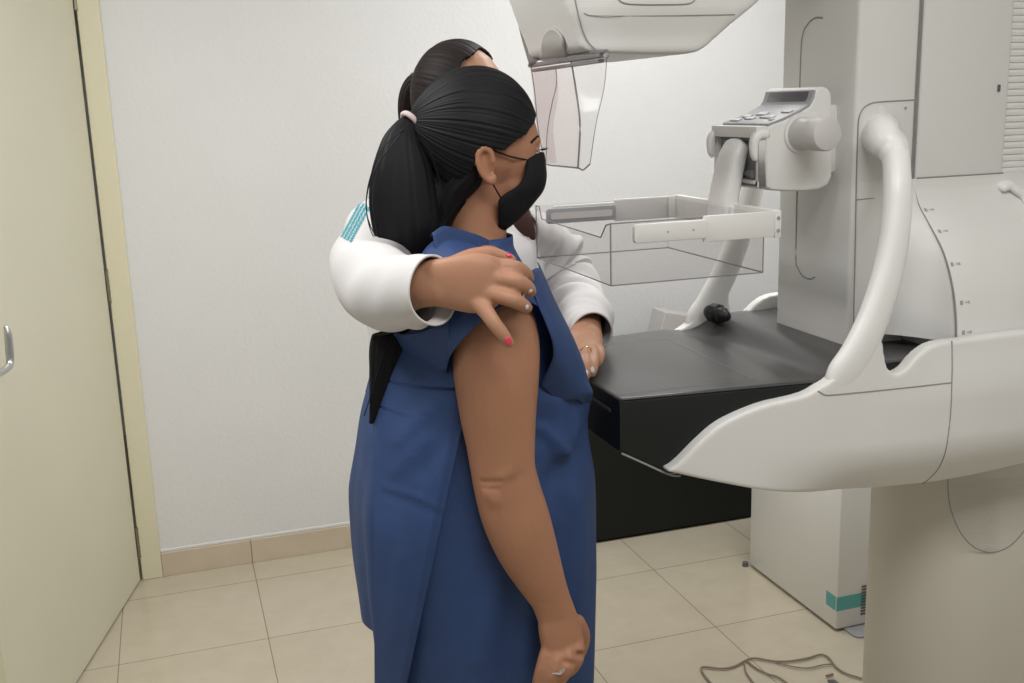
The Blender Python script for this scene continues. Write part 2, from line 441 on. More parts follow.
# --- black image receptor (the table)
XN = [.657, .74, 1.0, 1.12, 1.30]
def ynear(x): return lerp(x, XN, [1.493, 1.484, 1.459, 1.452, 1.450])
def yfar(x): return lerp(x, XN, [1.915, 1.924, 1.948, 1.958, 1.962])
def zbot(x): return lerp(x, [.657, .74, .85, 1.30], [.944, .898, .87, .86])
def ztop(x, y):
    u = x - .03 * math.cos((y - YM) / .25 * 1.3)
    return 1.030 - .004 * sms((u - .94) / .04) * (1 - sms((u - 1.0) / .04)) * sms((y - 1.47) / .05) + .020 * sms((u - 1.0) / .075)
secs = []
for x in list(np.linspace(.657, 1.14, 50)) + [1.2, 1.3]:
    y0, y1, zb = ynear(x), yfar(x), zbot(x); s = []
    N = 24; r = .006
    for i in range(N + 1):
        y = y0 + r + (y1 - y0 - 2 * r) * i / N; s.append((x, y, ztop(x, y)))
    s += [(x, y1 - r * .3, ztop(x, y1) - r * .3), (x, y1, ztop(x, y1) - r), (x, y1, zb + r), (x, y1 - r, zb), (x, y0 + r, zb), (x, y0, zb + r),
          (x, y0, ztop(x, y0) - r), (x, y0 + r * .3, ztop(x, y0) - r * .3)]
    secs.append(s)
rec = obj('image_receptor', loft(secs), M['black'], mach, 40)
rec['label'] = 'black breast table'
# glossy charcoal top plate, a hair above the body
V, Fc = [], []
xs = list(np.linspace(.658, 1.14, 60)) + [1.2, 1.28]; N = 30
for x in xs:
    y0, y1 = ynear(x) + .003, yfar(x) - .003
    for i in range(N + 1):
        y = y0 + (y1 - y0) * i / N; V.append((x, y, ztop(x, y) + .0012))
for i in range(len(xs) - 1):
    for j in range(N): Fc.append((i * (N + 1) + j, (i + 1) * (N + 1) + j, (i + 1) * (N + 1) + j + 1, i * (N + 1) + j + 1))
obj('top_plate', (V, Fc), M['carbon'], rec, True, solid=.0016)
def strip(x0, y0, x1, y1, w):
    d = Vector((x1 - x0, y1 - y0, 0)).normalized(); p = Vector((-d.y, d.x, 0)) * w / 2; v, f = [], []
    for i in range(13):
        x, y = x0 + (x1 - x0) * i / 12, y0 + (y1 - y0) * i / 12; z = ztop(x, y) + .0019
        v += [(x + p.x, y + p.y, z), (x - p.x, y - p.y, z)]
    return v, [(2 * i, 2 * i + 2, 2 * i + 3, 2 * i + 1) for i in range(12)]
obj('marking', [strip(.662, 1.528, .915, 1.520, .0022), strip(.915, 1.520, .925, 1.868, .0022), strip(.662, 1.874, .925, 1.868, .0022)], M['line'], rec, False)
obj('slot', box(.6555, .6575, 1.53, 1.66, 1.002, 1.007), M['mark'], rec, False)
obj('edge_trim', [tube([(x, ynear(x) + .001, zbot(x) - .001) for x in (.66, .70, .74, .76)], [.0016] * 4, n=6, k=3)], M['midgrey'], rec)

# --- white side shells with notch, one each side
def sp(*q): return [(p.x, p.z) for p in (at(a, b, 1.447) for a, b in q)]
edge_up = [tuple(v) for v in cr(sp((668, 474.5), (676, 472), (685.5, 464), (702, 446), (721, 428), (741, 416), (766, 405), (792, 398), (806, 393), (815, 387.5)), 4)]
hand_in = [tuple(v) for v in cr(sp((815, 387.5), (828, 379), (841, 366), (853, 347), (864, 329)), 3)][1:]
notch = [tuple(v) for v in cr(sp((871, 327), (877, 340), (879, 355), (881.5, 366), (889, 371), (899, 366), (911, 353), (924, 344), (938, 340), (955, 338)), 4)]
right_up = sp((985, 334), (1024, 329), (1075, 322))
right_dn = sp((1075, 452), (1024, 468))
low = [tuple(v) for v in cr(sp((1024, 468), (985, 481), (940, 490), (900, 495), (860, 497), (820, 496), (780, 493), (740, 487.5), (705, 481.5), (680, 476.5), (668, 474.5)), 3)][1:-1]
outline = edge_up + hand_in + notch + right_up + right_dn + low
def shell_shape(near_off=.0):
    return prism(outline, 'y', 1.432, 1.4585)
ZL = [p[1] for p in low]
def shell_deform(co):
    for q in co:
        x, z = q[0], q[2]
        q[1] += max(0, ynear(min(x, 1.12)) - 1.452) - .002
        zb = lerp(x, [.74, .80, .90, 1.0, 1.12, 1.3, 1.5], [.90, .878, .852, .838, .836, .836, .835])
        t = max(0, (zb + .085 - z) / .085)
        q[1] += .040 * t * t * sms((x - .86) / .25)
        # gentle outward belly towards the pivot
        q[1] -= .018 * sms((x - 1.02) / .3) * sms((1.10 - z) / .12)
    return co
for side in (0, 1):
    g = shell_shape()
    if side:
        o = fuse('side_shell', [g], .0045, 3, M['white'], mach, lambda co: mfl(shell_deform(co)))
    else:
        def mfl(co): co[:, 1] = 2 * YM - co[:, 1]; return co
        o = fuse('side_shell', [g], .0035, 3, M['white'], mach, shell_deform)
    if side: 
        bm = bmesh.new(); bm.from_mesh(o.data); bmesh.ops.recalc_face_normals(bm, faces=bm.faces); bm.to_mesh(o.data); bm.free(); o.data.polygons.foreach_set('use_smooth', [True] * len(o.data.polygons))
    def ysh(x, z):
        c = np.array([[x, 1.4316, z]]); shell_deform(c); return c[0, 1]
    sm = []
    for pts in ([(952, 341), (952.5, 380), (950.5, 420), (946, 448), (939, 470), (930, 487)], [(818, 391), (824, 394.5), (832, 395), (870, 391.5), (910, 387.5), (951.5, 383)]):
        pp = []
        for p in cr(pts, 4):
            w = at(p[0], p[1], 1.43); y = ysh(w.x, w.z); w = at(p[0], p[1], y); pp.append(Vector((w.x, ysh(w.x, w.z) + .0003, w.z)))
        if side: pp = [mir(p) for p in pp]
        sm.append(tube(pp, [.0011] * len(pp), n=6, k=1))
    obj('seam', sm, M['seam'], o)
# belly between the two shells
secs = []
for x in list(np.linspace(.745, 1.55, 24)):
    zb = lerp(x, [.745, .80, .90, 1.0, 1.12, 1.3, 1.56], [.894, .878, .853, .837, .830, .829, .829]); zt = lerp(x, [.745, .85, 1.0, 1.56], [.897, .90, .93, .95])
    hw = (yfar(min(x, 1.2)) - ynear(min(x, 1.2))) / 2 - .004 + .015 * sms((x - 1.02) / .3); s = []
    ym = (yfar(min(x, 1.2)) + ynear(min(x, 1.2))) / 2
    for i in range(25):
        a = PI * i / 24; c, sn = math.cos(a), math.sin(a)
        s.append((x, ym - hw * math.copysign(abs(c) ** .45, c), zt - (zt - zb) * abs(sn) ** .6))
    secs.append(s)
obj('lower_housing', loft(secs), M['white'], mach, True)

# --- swept grab handles that rise from the shells to the column
hpath = [(886, 136, 1.580, 13, 13), (893, 146, 1.535, 13, 13.5), (896, 160, 1.505, 12.2, 13), (897.5, 185, 1.480, 12.6, 12.5), (897, 215, 1.468, 13.6, 12.2), (892.5, 250, 1.460, 14.4, 12),
         (884.5, 285, 1.454, 15.2, 11.6), (873.5, 318, 1.450, 16, 11.2), (864, 340, 1.4475, 17, 10.6), (855, 358, 1.4475, 18.6, 10.2), (845, 373, 1.4485, 19.4, 9.8), (839, 383, 1.4495, 17, 9)]
hp3 = [at(a, b, y) for a, b, y, _, _ in hpath]
hr = [(w * ppm(p), d * ppm(p)) for (a, b, y, w, d), p in zip(hpath, hp3)]
hg = tube(hp3, hr, n=24, k=5, up=(1, 0, 0), power=2.6, rnd=(False, True))
kp = [at(880, 136, 1.595), at(880.5, 136, 1.577), at(882, 137, 1.555), at(885, 141, 1.538), at(891, 148, 1.525), at(895, 155, 1.513)]
kr = [(.037, .042), (.033, .037), (.030, .034), (.028, .030), (.0245, .026), (.0225, .0245)]
kg = tube(kp, kr, n=24, k=4, up=(1, 0, 0), rnd=(False, True))
for side in (0, 1):
    h = obj('support_handle', mirror_geo(hg) if side else hg, M['white2'], mach, True)
    obj('handle_mount', mirror_geo(kg) if side else kg, M['white2'], h, True)

# --- rotating arm column
CX0, CX1, CY0, CY1 = 1.147, 1.272, 1.588, 1.824
r = .012
prof = [(CX0, 1.0), (CX1, 1.0), (CX1, 2.05), (CX0 + .09, 2.05), (CX0 + .03, 1.98), (CX0, 1.90)]
colm = obj('arm_column', prism(prof, 'y', CY0, CY1), M['grey'], mach, 35, bevel=.008, seg=3)
# long shallow pocket in the face towards the patient
def face_pt(px, py): return atx(px, py, CX0)
gl = [face_pt(px, py) for px, py in ((823, 18), (815, 18), (808, 24), (803, 34), (801, 55), (799, 120), (797, 200), (796, 258), (798, 268), (803, 276), (810, 279), (815, 277))]
obj('groove', tube([p + Vector((.0005, 0, 0)) for p in gl], [.0018] * len(gl), n=6, k=4), M['seam'], colm)
# near and far side panel with the handle mount, outlined by a seam
def side_pt(px, py, y=CY0): return at(px, py, y)
sl = [side_pt(*q) for q in ((853.5, 338), (854, 300), (855, 250), (856, 200), (857, 160), (858, 130), (859, 118), (863, 109), (870, 104), (880, 102), (914, 100))]
s2 = [side_pt(*q) for q in ((855.5, 200), (870, 198.5), (884, 197.5))]
obj('seam', [tube([Vector((max(p.x, CX0 + .0015), p.y + .0002, p.z)) for p in sl], [.0014] * len(sl), n=6, k=4), tube(s2, [.0012] * 3, n=6, k=2)], M['seam'], colm)
c = side_pt(881, 109.5)
obj('button', tube([c + Vector((0, .004, 0)), c + Vector((0, -.0012, 0))], [.0068, .0062], n=16, k=1), M['white'], colm, 35)
c = side_pt(905.5, 108)
obj('locking_screw', tube([c + Vector((0, .004, 0)), c + Vector((0, -.0012, 0))], [.0028, .0026], n=12, k=1), M['midgrey'], colm, 35)

# --- round pivot hub and the flare in front of it
HZ, HR = 1.098, .2405
WZ = [(1.3462, .1128), (1.336, .1135), (1.322, .1165), (1.298, .129), (1.270, .156), (1.222, .199), (1.168, .2255), (1.12, .238), (1.08, .2430), (1.04, .2425), (1.00, .234), (.95, .215), (.91, .19), (.88, .15), (.865, .08)]
NEAR = [Vector(v) for v in cr([(YM - w, z, 0) for z, w in WZ], 8)]                # bell outline of the near half, top to bottom
NS = [0.0]
for p, q in zip(NEAR, NEAR[1:]): NS.append(NS[-1] + (q - p).length)
def bell(x, k=1.0, d=0.0, zmin=0.0):
    P = [(YM - (.1125 + (YM - p.x - .1125) * k) + d, max(p.y, zmin)) for p in NEAR]
    return [(x, y, z) for y, z in P] + [(x, 2 * YM - y, z) for y, z in P[::-1]]
flare = []
for t in np.linspace(0, 1, 18):
    flare.append(bell(1.160 + (1.2705 - 1.160) * t, (.10 * t + .90 * t ** 2.3) * .985, .0, 1.072))
flare.append(bell(1.2745, .97, 0, 1.072))
obj('pivot_flare', loft(flare), M['white'], mach, 45)
hub = obj('pivot_hub', loft([bell(1.273, .96), bell(1.279, .96), bell(1.2795, .99, .0006), bell(1.2825), bell(1.50), bell(1.51, .96), bell(1.70, .96)]), M['white'], mach, 40)
sp_ = [Vector((1.2772, p.x + .0016, p.y)) for p in NEAR[::2]]
obj('seam', tube(sp_, [.0015] * len(sp_), n=6, k=1), M['seam'], hub)
# angle scale: short dark ticks beside fainter figures too small to read
def hubpt(x, a, rr=HR + .0006):
    q = min(max(a * HR, 0), NS[-1] - 1e-4); i = max(j for j in range(len(NS)) if NS[j] <= q); t = (NEAR[i + 1] - NEAR[i]); p = NEAR[i] + t * ((q - NS[i]) / t.length)
    n = Vector((t.y, -t.x)).normalized()
    if n.x > 0: n = -n
    return Vector((x, p.x + n.x * (rr - HR), p.y + n.y * (rr - HR)))
def patch(x0, x1, a0, a1): return [tuple(hubpt(x, a)) for x, a in ((x0, a0), (x1, a0), (x1, a1), (x0, a1))], [(0, 1, 2, 3)]
for px, py in ((926, 212), (940, 232), (952.5, 265), (962, 303), (964, 332)):
    best = min(((Vector(proj(hubpt(1.295, a))) - Vector((px, py))).length, a) for a in np.linspace(.1, 2.0, 300)); a = best[1]
    best = min((abs(proj(hubpt(x, a))[0] - px), x) for x in np.linspace(1.284, 1.34, 71)); x = best[1]
    da = .0155
    obj('angle_mark', [patch(x - .0035, x - .0002, a - da, a + da), patch(x + .0006, x + .0022, a - da, a + da), patch(x + .007, x + .0115, a - .004, a + .004),
                       patch(x + .0125, x + .0165, a - .009, a - .002), patch(x + .0125, x + .0165, a + .002, a + .009)], M['midgrey'], hub, False)
p = at(942, 267, 1.46)
# --- gantry column above the hub, and the bellows behind it
gprof = rrect(1.2775, 1.474, CY0 + .0005, CY1 - .0005, .008, 4)
gan = obj('gantry_column', prism(gprof, 'z', 1.346, 2.30), M['grey'], mach, 35)
obj('seam', [tube([(1.2755, CY0 + .001, 1.34), (1.2755, CY0 + .001, 1.7), (1.2755, CY0 + .001, 2.05)], [.0018] * 3, n=6, k=2),
             tube([(1.281, CY0 - .0004, 1.3465), (1.37, CY0 - .0004, 1.3465), (1.472, CY0 - .0004, 1.3465)], [.0014] * 3, n=6, k=2)], M['seam'], gan)
c = at(1000, 88, CY0 + .0005)
obj('latch', box(c.x - .006, c.x - .001, CY0 - .0025, CY0 + .002, c.z - .006, c.z + .006), M['mark'], gan, 35, bevel=.0008)
bel = []
z = 1.33; i = 0
while z < 2.3:
    o_ = 0 if i % 3 else -.003
    bel.append([(x, y, z) for x, y in rrect(1.46, 1.74 + o_, 1.612 - o_, 1.80 + o_, .01, 2)]); z += .0052 if i % 3 else .0015; i += 1
obj('bellows', loft(bel), M['white'], mach, 20)
# small arched cover on the hub's shoulder
def on_hub(px, py):
    return min(((Vector(proj(hubpt(x, t))) - Vector((px, py))).length, x, t) for x in np.linspace(1.40, 1.75, 71) for t in np.linspace(0, 1.4, 131))[1:]
A = [hubpt(x, t, HR + .004) for x, t in (on_hub(*q) for q in ((1001, 188), (1008, 186), (1016, 190), (1024, 198), (1032, 210), (1040, 226)))]
obj('arch_cover', tube(A, [(.008, .012)] * len(A), n=12, k=4, up=(0, -.5, 1), rnd=(True, True)), M['white2'], mach, True)

# --- base column
bc = [(1.493 + .150 * math.copysign(abs(math.cos(a)) ** .9, math.cos(a)), YM + .150 * math.sin(a)) for a in np.linspace(PI / 2, 3 * PI / 2, 21)] + [(1.97, YM - .15), (1.97, YM + .15)]
base = obj('base_column', prism(bc, 'z', .02, .90), M['tan'], mach, 50, bevel=.004)
obj('floor_plate', prism(rrect(1.36, 2.02, YM - .19, YM + .19, .05, 6), 'z', 0, .02), M['midgrey'], base, 35, bevel=.003)
yb = YM - .15
def bpnt(px, py):
    return at(px, py, yb)
arc = [bpnt(*q) for q in ((948, 470), (948, 490), (951, 510), (959, 530), (970, 544), (982, 551), (995, 552), (1008, 547), (1020, 536), (1034, 515), (1042, 490), (1043, 470))]
arc = [Vector(v) for v in cr(arc, 3)]
gr = obj('speaker_grille', tube([p + Vector((0, -.0002, 0)) for p in arc], [.0011] * len(arc), n=6, k=1), M['seam'], base)
cx, cz = sum(p.x for p in arc) / len(arc), sum(p.z for p in arc) / len(arc)
hl = []
zlo, zhi = min(p.z for p in arc), max(p.z for p in arc)
def xspan(z):
    xs = []
    for a, b in zip(arc, arc[1:]):
        if (a.z - z) * (b.z - z) <= 0 and a.z != b.z: xs.append(a.x + (b.x - a.x) * (z - a.z) / (b.z - a.z))
    return (min(xs), max(xs)) if len(xs) >= 2 else None
z = zlo + .006
while z < zhi - .003:
    s = xspan(z)
    if s: hl.append(tube([(s[0] + .002, yb - .0002, z + .004), ((s[0] + s[1]) / 2, yb - .0002, z), (s[1] - .002, yb - .0002, z - .004)], [.0005] * 3, n=4, k=1))
    z += .0058
obj('mesh', hl, M['knob'], gr)

# --- tube head
def hp_(px, py, y=1.55): p = at(px, py, y); return (p.x, p.z)
hx0 = .652
hprof = [(.638, 1.582), (.650, 1.5745), (.672, 1.5715), hp_(650, 54), hp_(692, 53.5), hp_(703, 51), hp_(712, 45), hp_(735, 23), hp_(760, 1), (1.02, 1.735), (1.148, 1.80), (1.16, 1.99), (.80, 1.985), (.66, 1.94), (.60, 1.85), (.585, 1.76), (.600, 1.68), (.632, 1.60)]
def head_sec(yoff, inset):
    cx = sum(p[0] for p in hprof) / len(hprof); cz = sum(p[1] for p in hprof) / len(hprof)
    return yoff, inset
HY0, HY1 = 1.548, 1.882
def head_deform(co):
    for q in co:
        k = .012 * sms((1.645 - q[2]) / .06) + .045 * sms((.72 - q[0]) / .12) ** 1.5
        w = abs(q[1] - YH) / ((HY1 - HY0) / 2)
        q[1] += k * min(1, w * w) * (1 if q[1] < YH else -1)
    return co
YH = (HY0 + HY1) / 2
head = fuse('tube_head', [prism(hprof, 'y', HY0, HY1)], .0055, 9, M['grey'], mach, head_deform)
def nos(px, py):                                  # on the near flank
    y = HY0
    for _ in range(6):
        p = at(px, py, y); y = HY0 - .0008 + .012 * sms((1.645 - p.z) / .06) + .045 * sms((.72 - p.x) / .12) ** 1.5
    return at(px, py, y)
nl = [nos(*q) for q in ((572, -16), (575, 0), (579, 18), (583, 32), (588, 42), (596, 50))]
cl = [nos(*q) for q in ((584, 13), (592, 15.5), (620, 16), (680, 15.5), (735, 14.5))]
il = [nos(*q) for q in ((616, -6), (619, 0), (626, 3.5), (640, 4.5), (665, 4.5), (686, 4), (694, 1), (697, -6))]
obj('seam', [tube(l, [.0010] * len(l), n=6, k=4) for l in (nl, il)] + [tube(cl, [.0006] * len(cl), n=6, k=4)], M['seam'], head)

# --- clear face shield hanging under the head's nose
SX = .655
def sh(px, py, y): return at(px, py, y)
Yn, Yf = 1.615, 1.875
def sp3(px, py): return atx(px, py, SX)
# front panel towards the patient: left (far) edge, right (near) edge
fr = [[sp3(531, 66), sp3(545, 64), sp3(558, 62), sp3(571, 60)], [sp3(535, 95), sp3(548, 94), sp3(562, 92), sp3(576, 91)], [sp3(538, 128), sp3(552, 127), sp3(565, 126), sp3(580, 125)], [sp3(545, 164), sp3(556, 165), sp3(567, 166), sp3(578, 168)]]
fr = [[p + Vector((-.012 * math.sin(PI * j / 3), 0, 0)) for j, p in enumerate(row)] for row in fr]
shd = obj('face_shield', grid(fr, 5, 5), M['acryp'], mach, True, solid=.003)
# return wing on the near side, reaching back towards the machine
def wing(px, py, base): q = base.copy(); return at(px, py, base.y - .012)
wn = [[fr[0][3], at(590, 58, fr[0][3].y - .004), at(607, 57, fr[0][3].y - .008)], [fr[1][3], at(590, 90, fr[1][3].y - .004), at(604, 88, fr[1][3].y - .008)],
      [fr[2][3], at(586, 125, fr[2][3].y - .003), at(596, 124, fr[2][3].y - .006)], [fr[3][3], at(583, 170, fr[3][3].y - .003), at(590, 164, fr[3][3].y - .006)]]
obj('side_wing', grid(wn, 5, 5), M['acry'], shd, True, solid=.003)
# far wing
fw = [[fr[0][0], fr[0][0] + Vector((.05, .004, 0))], [fr[1][0], fr[1][0] + Vector((.045, .004, 0))], [fr[2][0], fr[2][0] + Vector((.03, .004, 0))], [fr[3][0], fr[3][0] + Vector((.022, .004, 0))]]
obj('side_wing', grid(fw, 3, 5), M['acryp'], shd, True, solid=.003)
obj('rim', [tube([r_[3] for r_ in fr], [.0016] * 4, n=6, k=5), tube([r_[0] for r_ in fr], [.0010] * 4, n=6, k=5), tube(fr[3] + [wn[3][1], wn[3][2]], [.0014] * 6, n=6, k=4),
            tube([r_[2] for r_ in wn], [.0006] * 4, n=6, k=5),
            tube([sp3(555.5, 66), sp3(556.5, 84), sp3(552, 104), sp3(547.5, 130), sp3(546, 162)], [.0007] * 5, n=6, k=5)], M['edge'], shd)
def bar3(a, b, r0, h):
    return tube([a, (a + b) / 2, b], [(h, r0)] * 3, n=12, k=2, power=6, rnd=(False, False))
obj('mounting_rail', [bar3(sp3(531, 65.5), sp3(603, 55), .006, .0035), bar3(sp3(534, 70.5), sp3(601, 61), .005, .0028),
                      bar3(sp3(568, 54), sp3(606, 51), .004, .0025)], M['edge'], shd)
c = atx(606, 55.5, SX - .005)
obj('pin', tube([c + Vector((.004, .004, 0)), c + Vector((-.004, -.006, 0))], [.0035, .0032], n=10, k=1), M['midgrey'], shd)
htree = skin_tree(head)
def hd(px, py, o=.0016): h, n = hit(htree, px, py); return h + n * o
tb = [[hd(541.5 + (568 - 541.5) * t, 57 - 2 * t) for t in (0, .33, .66, 1)], [hd(542.5 + 23.5 * t, 45) for t in (0, .33, .66, 1)], [hd(545 + 18.5 * t, 36 - 3 * math.sin(PI * t)) for t in (0, .33, .66, 1)], [hd(549 + 10 * t, 31 - 3 * math.sin(PI * t)) for t in (0, .33, .66, 1)]]
obj('tab', grid(tb, 4, 4), M['tab'], shd, True, solid=.003)
obj('fin', grid([[atx(517.6, 15, .622), atx(519, 15, .622)], [atx(523, 38, .634), atx(529, 38, .634)], [atx(531, 66, .650), atx(539.5, 60, .650)]], 3, 4), M['edge'], shd, True, solid=.003)

# --- compression carriage on the column
KY0, KY1 = 1.622, 1.786
def kp_(px, py): p = at(px, py, KY0); return (p.x, p.z)
side = [kp_(*q) for q in ((767, 188), (766, 160), (766, 128), (770, 124.5), (784, 119.5), (800, 112), (811, 105), (814, 98), (815.5, 91), (818, 87.5), (823, 86.5), (829, 88.5), (832, 95), (833, 150), (832.5, 176), (829, 185), (820, 189.5), (805, 191.5), (785, 191.5), (772, 190.5))]
xr = CX0 + .004
side2 = [(x if x < kp_(828, 120)[0] else x, z) for x, z in side]
car = obj('compression_carriage', prism(side2, 'y', KY0, KY1), M['white'], mach, 35, bevel=.005, seg=3)
xm, zm = kp_(826, 140)
obj('rail_block', box(xm - .03, CX0 + .01, KY0 + .02, KY1 - .02, zm - .06, zm + .06), M['grey'], car, 35, bevel=.006)
# sloped console plate following the top of the carriage
top = [kp_(*q) for q in ((768, 125.2), (784, 118.9), (800, 111.4), (810.5, 104.4), (813.5, 97.5), (815.3, 90))]
def con(y0, y1, off, i0=0, i1=None, t0=0, t1=1, thick=.003):
    P = top[i0:i1]; v = []
    L_ = [0]
    for a, b in zip(P, P[1:]): L_.append(L_[-1] + math.dist(a, b))
    pts = []
    for k in range(9):
        s = L_[-1] * (t0 + (t1 - t0) * k / 8)
        pts.append((np.interp(s, L_, [p[0] for p in P]), np.interp(s, L_, [p[1] for p in P])))
    lo, hi = [], []
    for k, p in enumerate(pts):
        a, b = pts[max(0, k - 1)], pts[min(8, k + 1)]; d = Vector((b[0] - a[0], b[1] - a[1])).normalized(); n = Vector((-d.y, d.x))
        hi.append((p[0] + n.x * off, p[1] + n.y * off)); lo.append((p[0] + n.x * (off - thick), p[1] + n.y * (off - thick)))
    return prism(hi + lo[::-1], 'y', y0, y1)
cons = obj('console_panel', con(KY0 + .001, KY1 - .006, .0025, thick=.006), M['midgrey'], car, 35, bevel=.002)
obj('display', con(KY0 + .014, KY1 - .022, .0034, 3, None, .12, .90, .002), M['lcd'], cons, 35, bevel=.0006)
for (ya, yb_, t0, t1) in ((KY0 + .012, KY0 + .038, .58, .70), (KY0 + .03, KY0 + .07, .30, .42), (KY0 + .075, KY0 + .105, .46, .60), (KY0 + .085, KY0 + .112, .22, .34), (KY0 + .112, KY0 + .138, .34, .46),
                          (KY0 + .012, KY0 + .024, .18, .26), (KY0 + .118, KY0 + .148, .12, .22)):
    obj('key', con(ya, yb_, .005, 0, 4, t0, t1, .003), M['key'], cons, 35, bevel=.0008)
# compression wheel
kc = at(801, 133.5, KY0)
obj('wheel_collar', tube([kc + Vector((0, .004, 0)), kc + Vector((0, -.004, 0))], [.036, .034], n=36, k=1), M['white'], car, 35)
kn = obj('hand_wheel', tube([kc + Vector((0, d, 0)) for d in (0, -.01, -.03, -.038, -.044, -.075, -.079, -.080)], [.0295, .028, .0265, .0262, .0285, .0285, .0268, .025], n=40, k=1), M['knob'], car, 30)
# front block with paddle slot and two claws
fx = kp_(766, 150)[0]
bt, bb = kp_(766, 126)[1], kp_(766, 187)[1]
obj('front_block', [box(fx - .018, fx + .02, KY0 + .004, KY1 - .002, bt - .020, bt), box(fx - .012, fx + .02, KY0 + .004, KY0 + .014, bb, bt - .012), box(fx - .012, fx + .02, KY1 - .014, KY1 - .002, bb, bt - .012),
                    box(fx - .012, fx + .02, KY0 + .004, KY1 - .002, bb, bb + .012)], M['white'], car, 35, bevel=.002)
slot = obj('paddle_slot', box(fx - .004, fx + .012, KY0 + .012, KY1 - .012, bb + .010, bt - .014), M['midgrey'], car, 35)
obj('lock_bar', [tube([(fx - .012, KY0 + .02, bb + .022), (fx - .012, KY1 - .06, bb + .022)], [.004, .004], n=10, k=2), tube([(fx - .014, KY0 + .016, bb + .022), (fx - .014, KY0 + .03, bb + .022)], [.0075, .0075], n=12, k=1),
                 tube([(fx - .008, KY0 + .03, bt - .022), (fx - .008, KY1 - .03, bt - .022)], [.005, .005], n=10, k=2)], M['mark'], slot)
obj('slot_line', box(fx - .0135, fx - .0115, KY0 + .012, KY1 - .03, bb + .001, bb + .0045), M['mark'], car, False)
for yy in (KY0 + .006, KY1 - .006):
    zc = bt - .014
    obj('claw', tube([(fx + .006, yy, zc), (fx - .012, yy, zc - .001), (fx - .019, yy, zc - .008), (fx - .021, yy, zc - .020), (fx - .020, yy, zc - .034), (fx - .018, yy, zc - .040)],
                     [(.008, .008), (.0085, .008), (.0085, .008), (.0075, .0075), (.0065, .0065), (.005, .005)], n=16, k=4, up=(0, 1, 0), rnd=(False, True), power=2.6), M['white2'], car, True)

# --- clear compression tray
TX0, TX1, TY0, TY1, TZ0, TZ1 = .661, .937, 1.533, 1.886, 1.2105, 1.3095
tray = obj('compression_tray', [box(TX0, TX1, TY0, TY1, TZ0, TZ0 + .003), box(TX0, TX1, TY0, TY0 + .003, TZ0, TZ1), box(TX0, TX1, TY1 - .003, TY1, TZ0, TZ1), box(TX1 - .003, TX1, TY0, TY1, TZ0, TZ1),
                              prism([(TY0, TZ0), (TY1, TZ0), (TY1, TZ1), (TY1 - .018, TZ1), (TY1 - .030, TZ1 - .022), (TY0 + .040, TZ1 - .026), (TY0 + .018, TZ1 - .004), (TY0, TZ1)], 'x', TX0, TX0 + .003)], M['acry'], mach, False)
tray['label'] = 'clear acrylic compression tray'
e = .0011
def rod(*p): return tube([Vector(q) for q in p], [e] * len(p), n=6, k=1)
obj('rim', [rod((TX0, TY0, TZ0), (TX0, TY0, TZ1)), rod((TX0, TY1, TZ0), (TX0, TY1, TZ1)), rod((TX0, TY0, TZ0), (TX1, TY0, TZ0)), rod((TX0, TY0, TZ0), (TX0, TY1, TZ0)), rod((TX1, TY0, TZ0), (TX1, TY0, TZ1)),
            rod((TX0, TY1, TZ0), (TX1, TY1, TZ0)), rod((TX1, TY0, TZ0), (TX1, TY1, TZ0)), rod((TX0, TY0, TZ1), (TX1, TY0, TZ1)),
            rod((TX0, TY1, TZ1), (TX0, TY1 - .018, TZ1), (TX0, TY1 - .030, TZ1 - .022), (TX0, TY0 + .040, TZ1 - .026), (TX0, TY0 + .018, TZ1 - .004), (TX0, TY0, TZ1))], M['edge'], tray)
# carrier frame: thick rounded ends on both flanks, thinner bars to the back plate
def flank(y0, y1):
    a = [(p.x, p.z) for p in (at(px, py, TY0) for px, py in ((632, 243), (632, 224), (705, 219), (705, 238)))]
    x0, z0, x1, z1 = a[0][0], (a[0][1] + a[3][1]) / 2, a[2][0], (a[1][1] + a[2][1]) / 2
    return prism(rrect(x0, x1, z0, z1, .006, 4), 'y', y0, y1), (x0, x1, z0, z1)
g, (fx0, fx1, fz0, fz1) = flank(TY0 - .009, TY0)
BX = at(781, 225, TY0 - .006).x
fz2, fz3 = at(778, 236, TY0).z, at(778, 210.5, TY0).z
frm = obj('carrier_frame', [box(fx1 - .005, BX - .0115, TY0 - .006, TY0 - .0004, fz2, fz3)], M['white'], tray, 35, bevel=.0015)
obj('carrier_frame', [box(fx1 - .005, BX - .0115, TY1 + .0004, TY1 + .006, fz2, fz3)], M['white'], tray, 35, bevel=.0015)
obj('back_plate', [box(BX - .0115, BX, TY0 - .0075, TY1 + .0075, fz2 - .002, fz3 + .001)], M['white'], tray, 35, bevel=.0015)
for y0, y1, s in ((TY0 - .010, TY0 - .0002, -1), (TY1 + .0002, TY1 + .010, 1)):
    pl = obj('clamp_plate', prism(rrect(fx0, fx1, fz0, fz1, .006, 4), 'y', y0, y1), M['white'], tray, 35, bevel=.002)
    yy = y0 - .0004 if s < 0 else y1 + .0004
    for q in (.45, .8):
        obj('screw', [tube([(fx0 + q * (fx1 - fx0), yy, (fz0 + fz1) / 2), (fx0 + q * (fx1 - fx0), yy + .002 * -s, (fz0 + fz1) / 2)], [.0017, .0017], n=8, k=1)], M['midgrey'], tray)
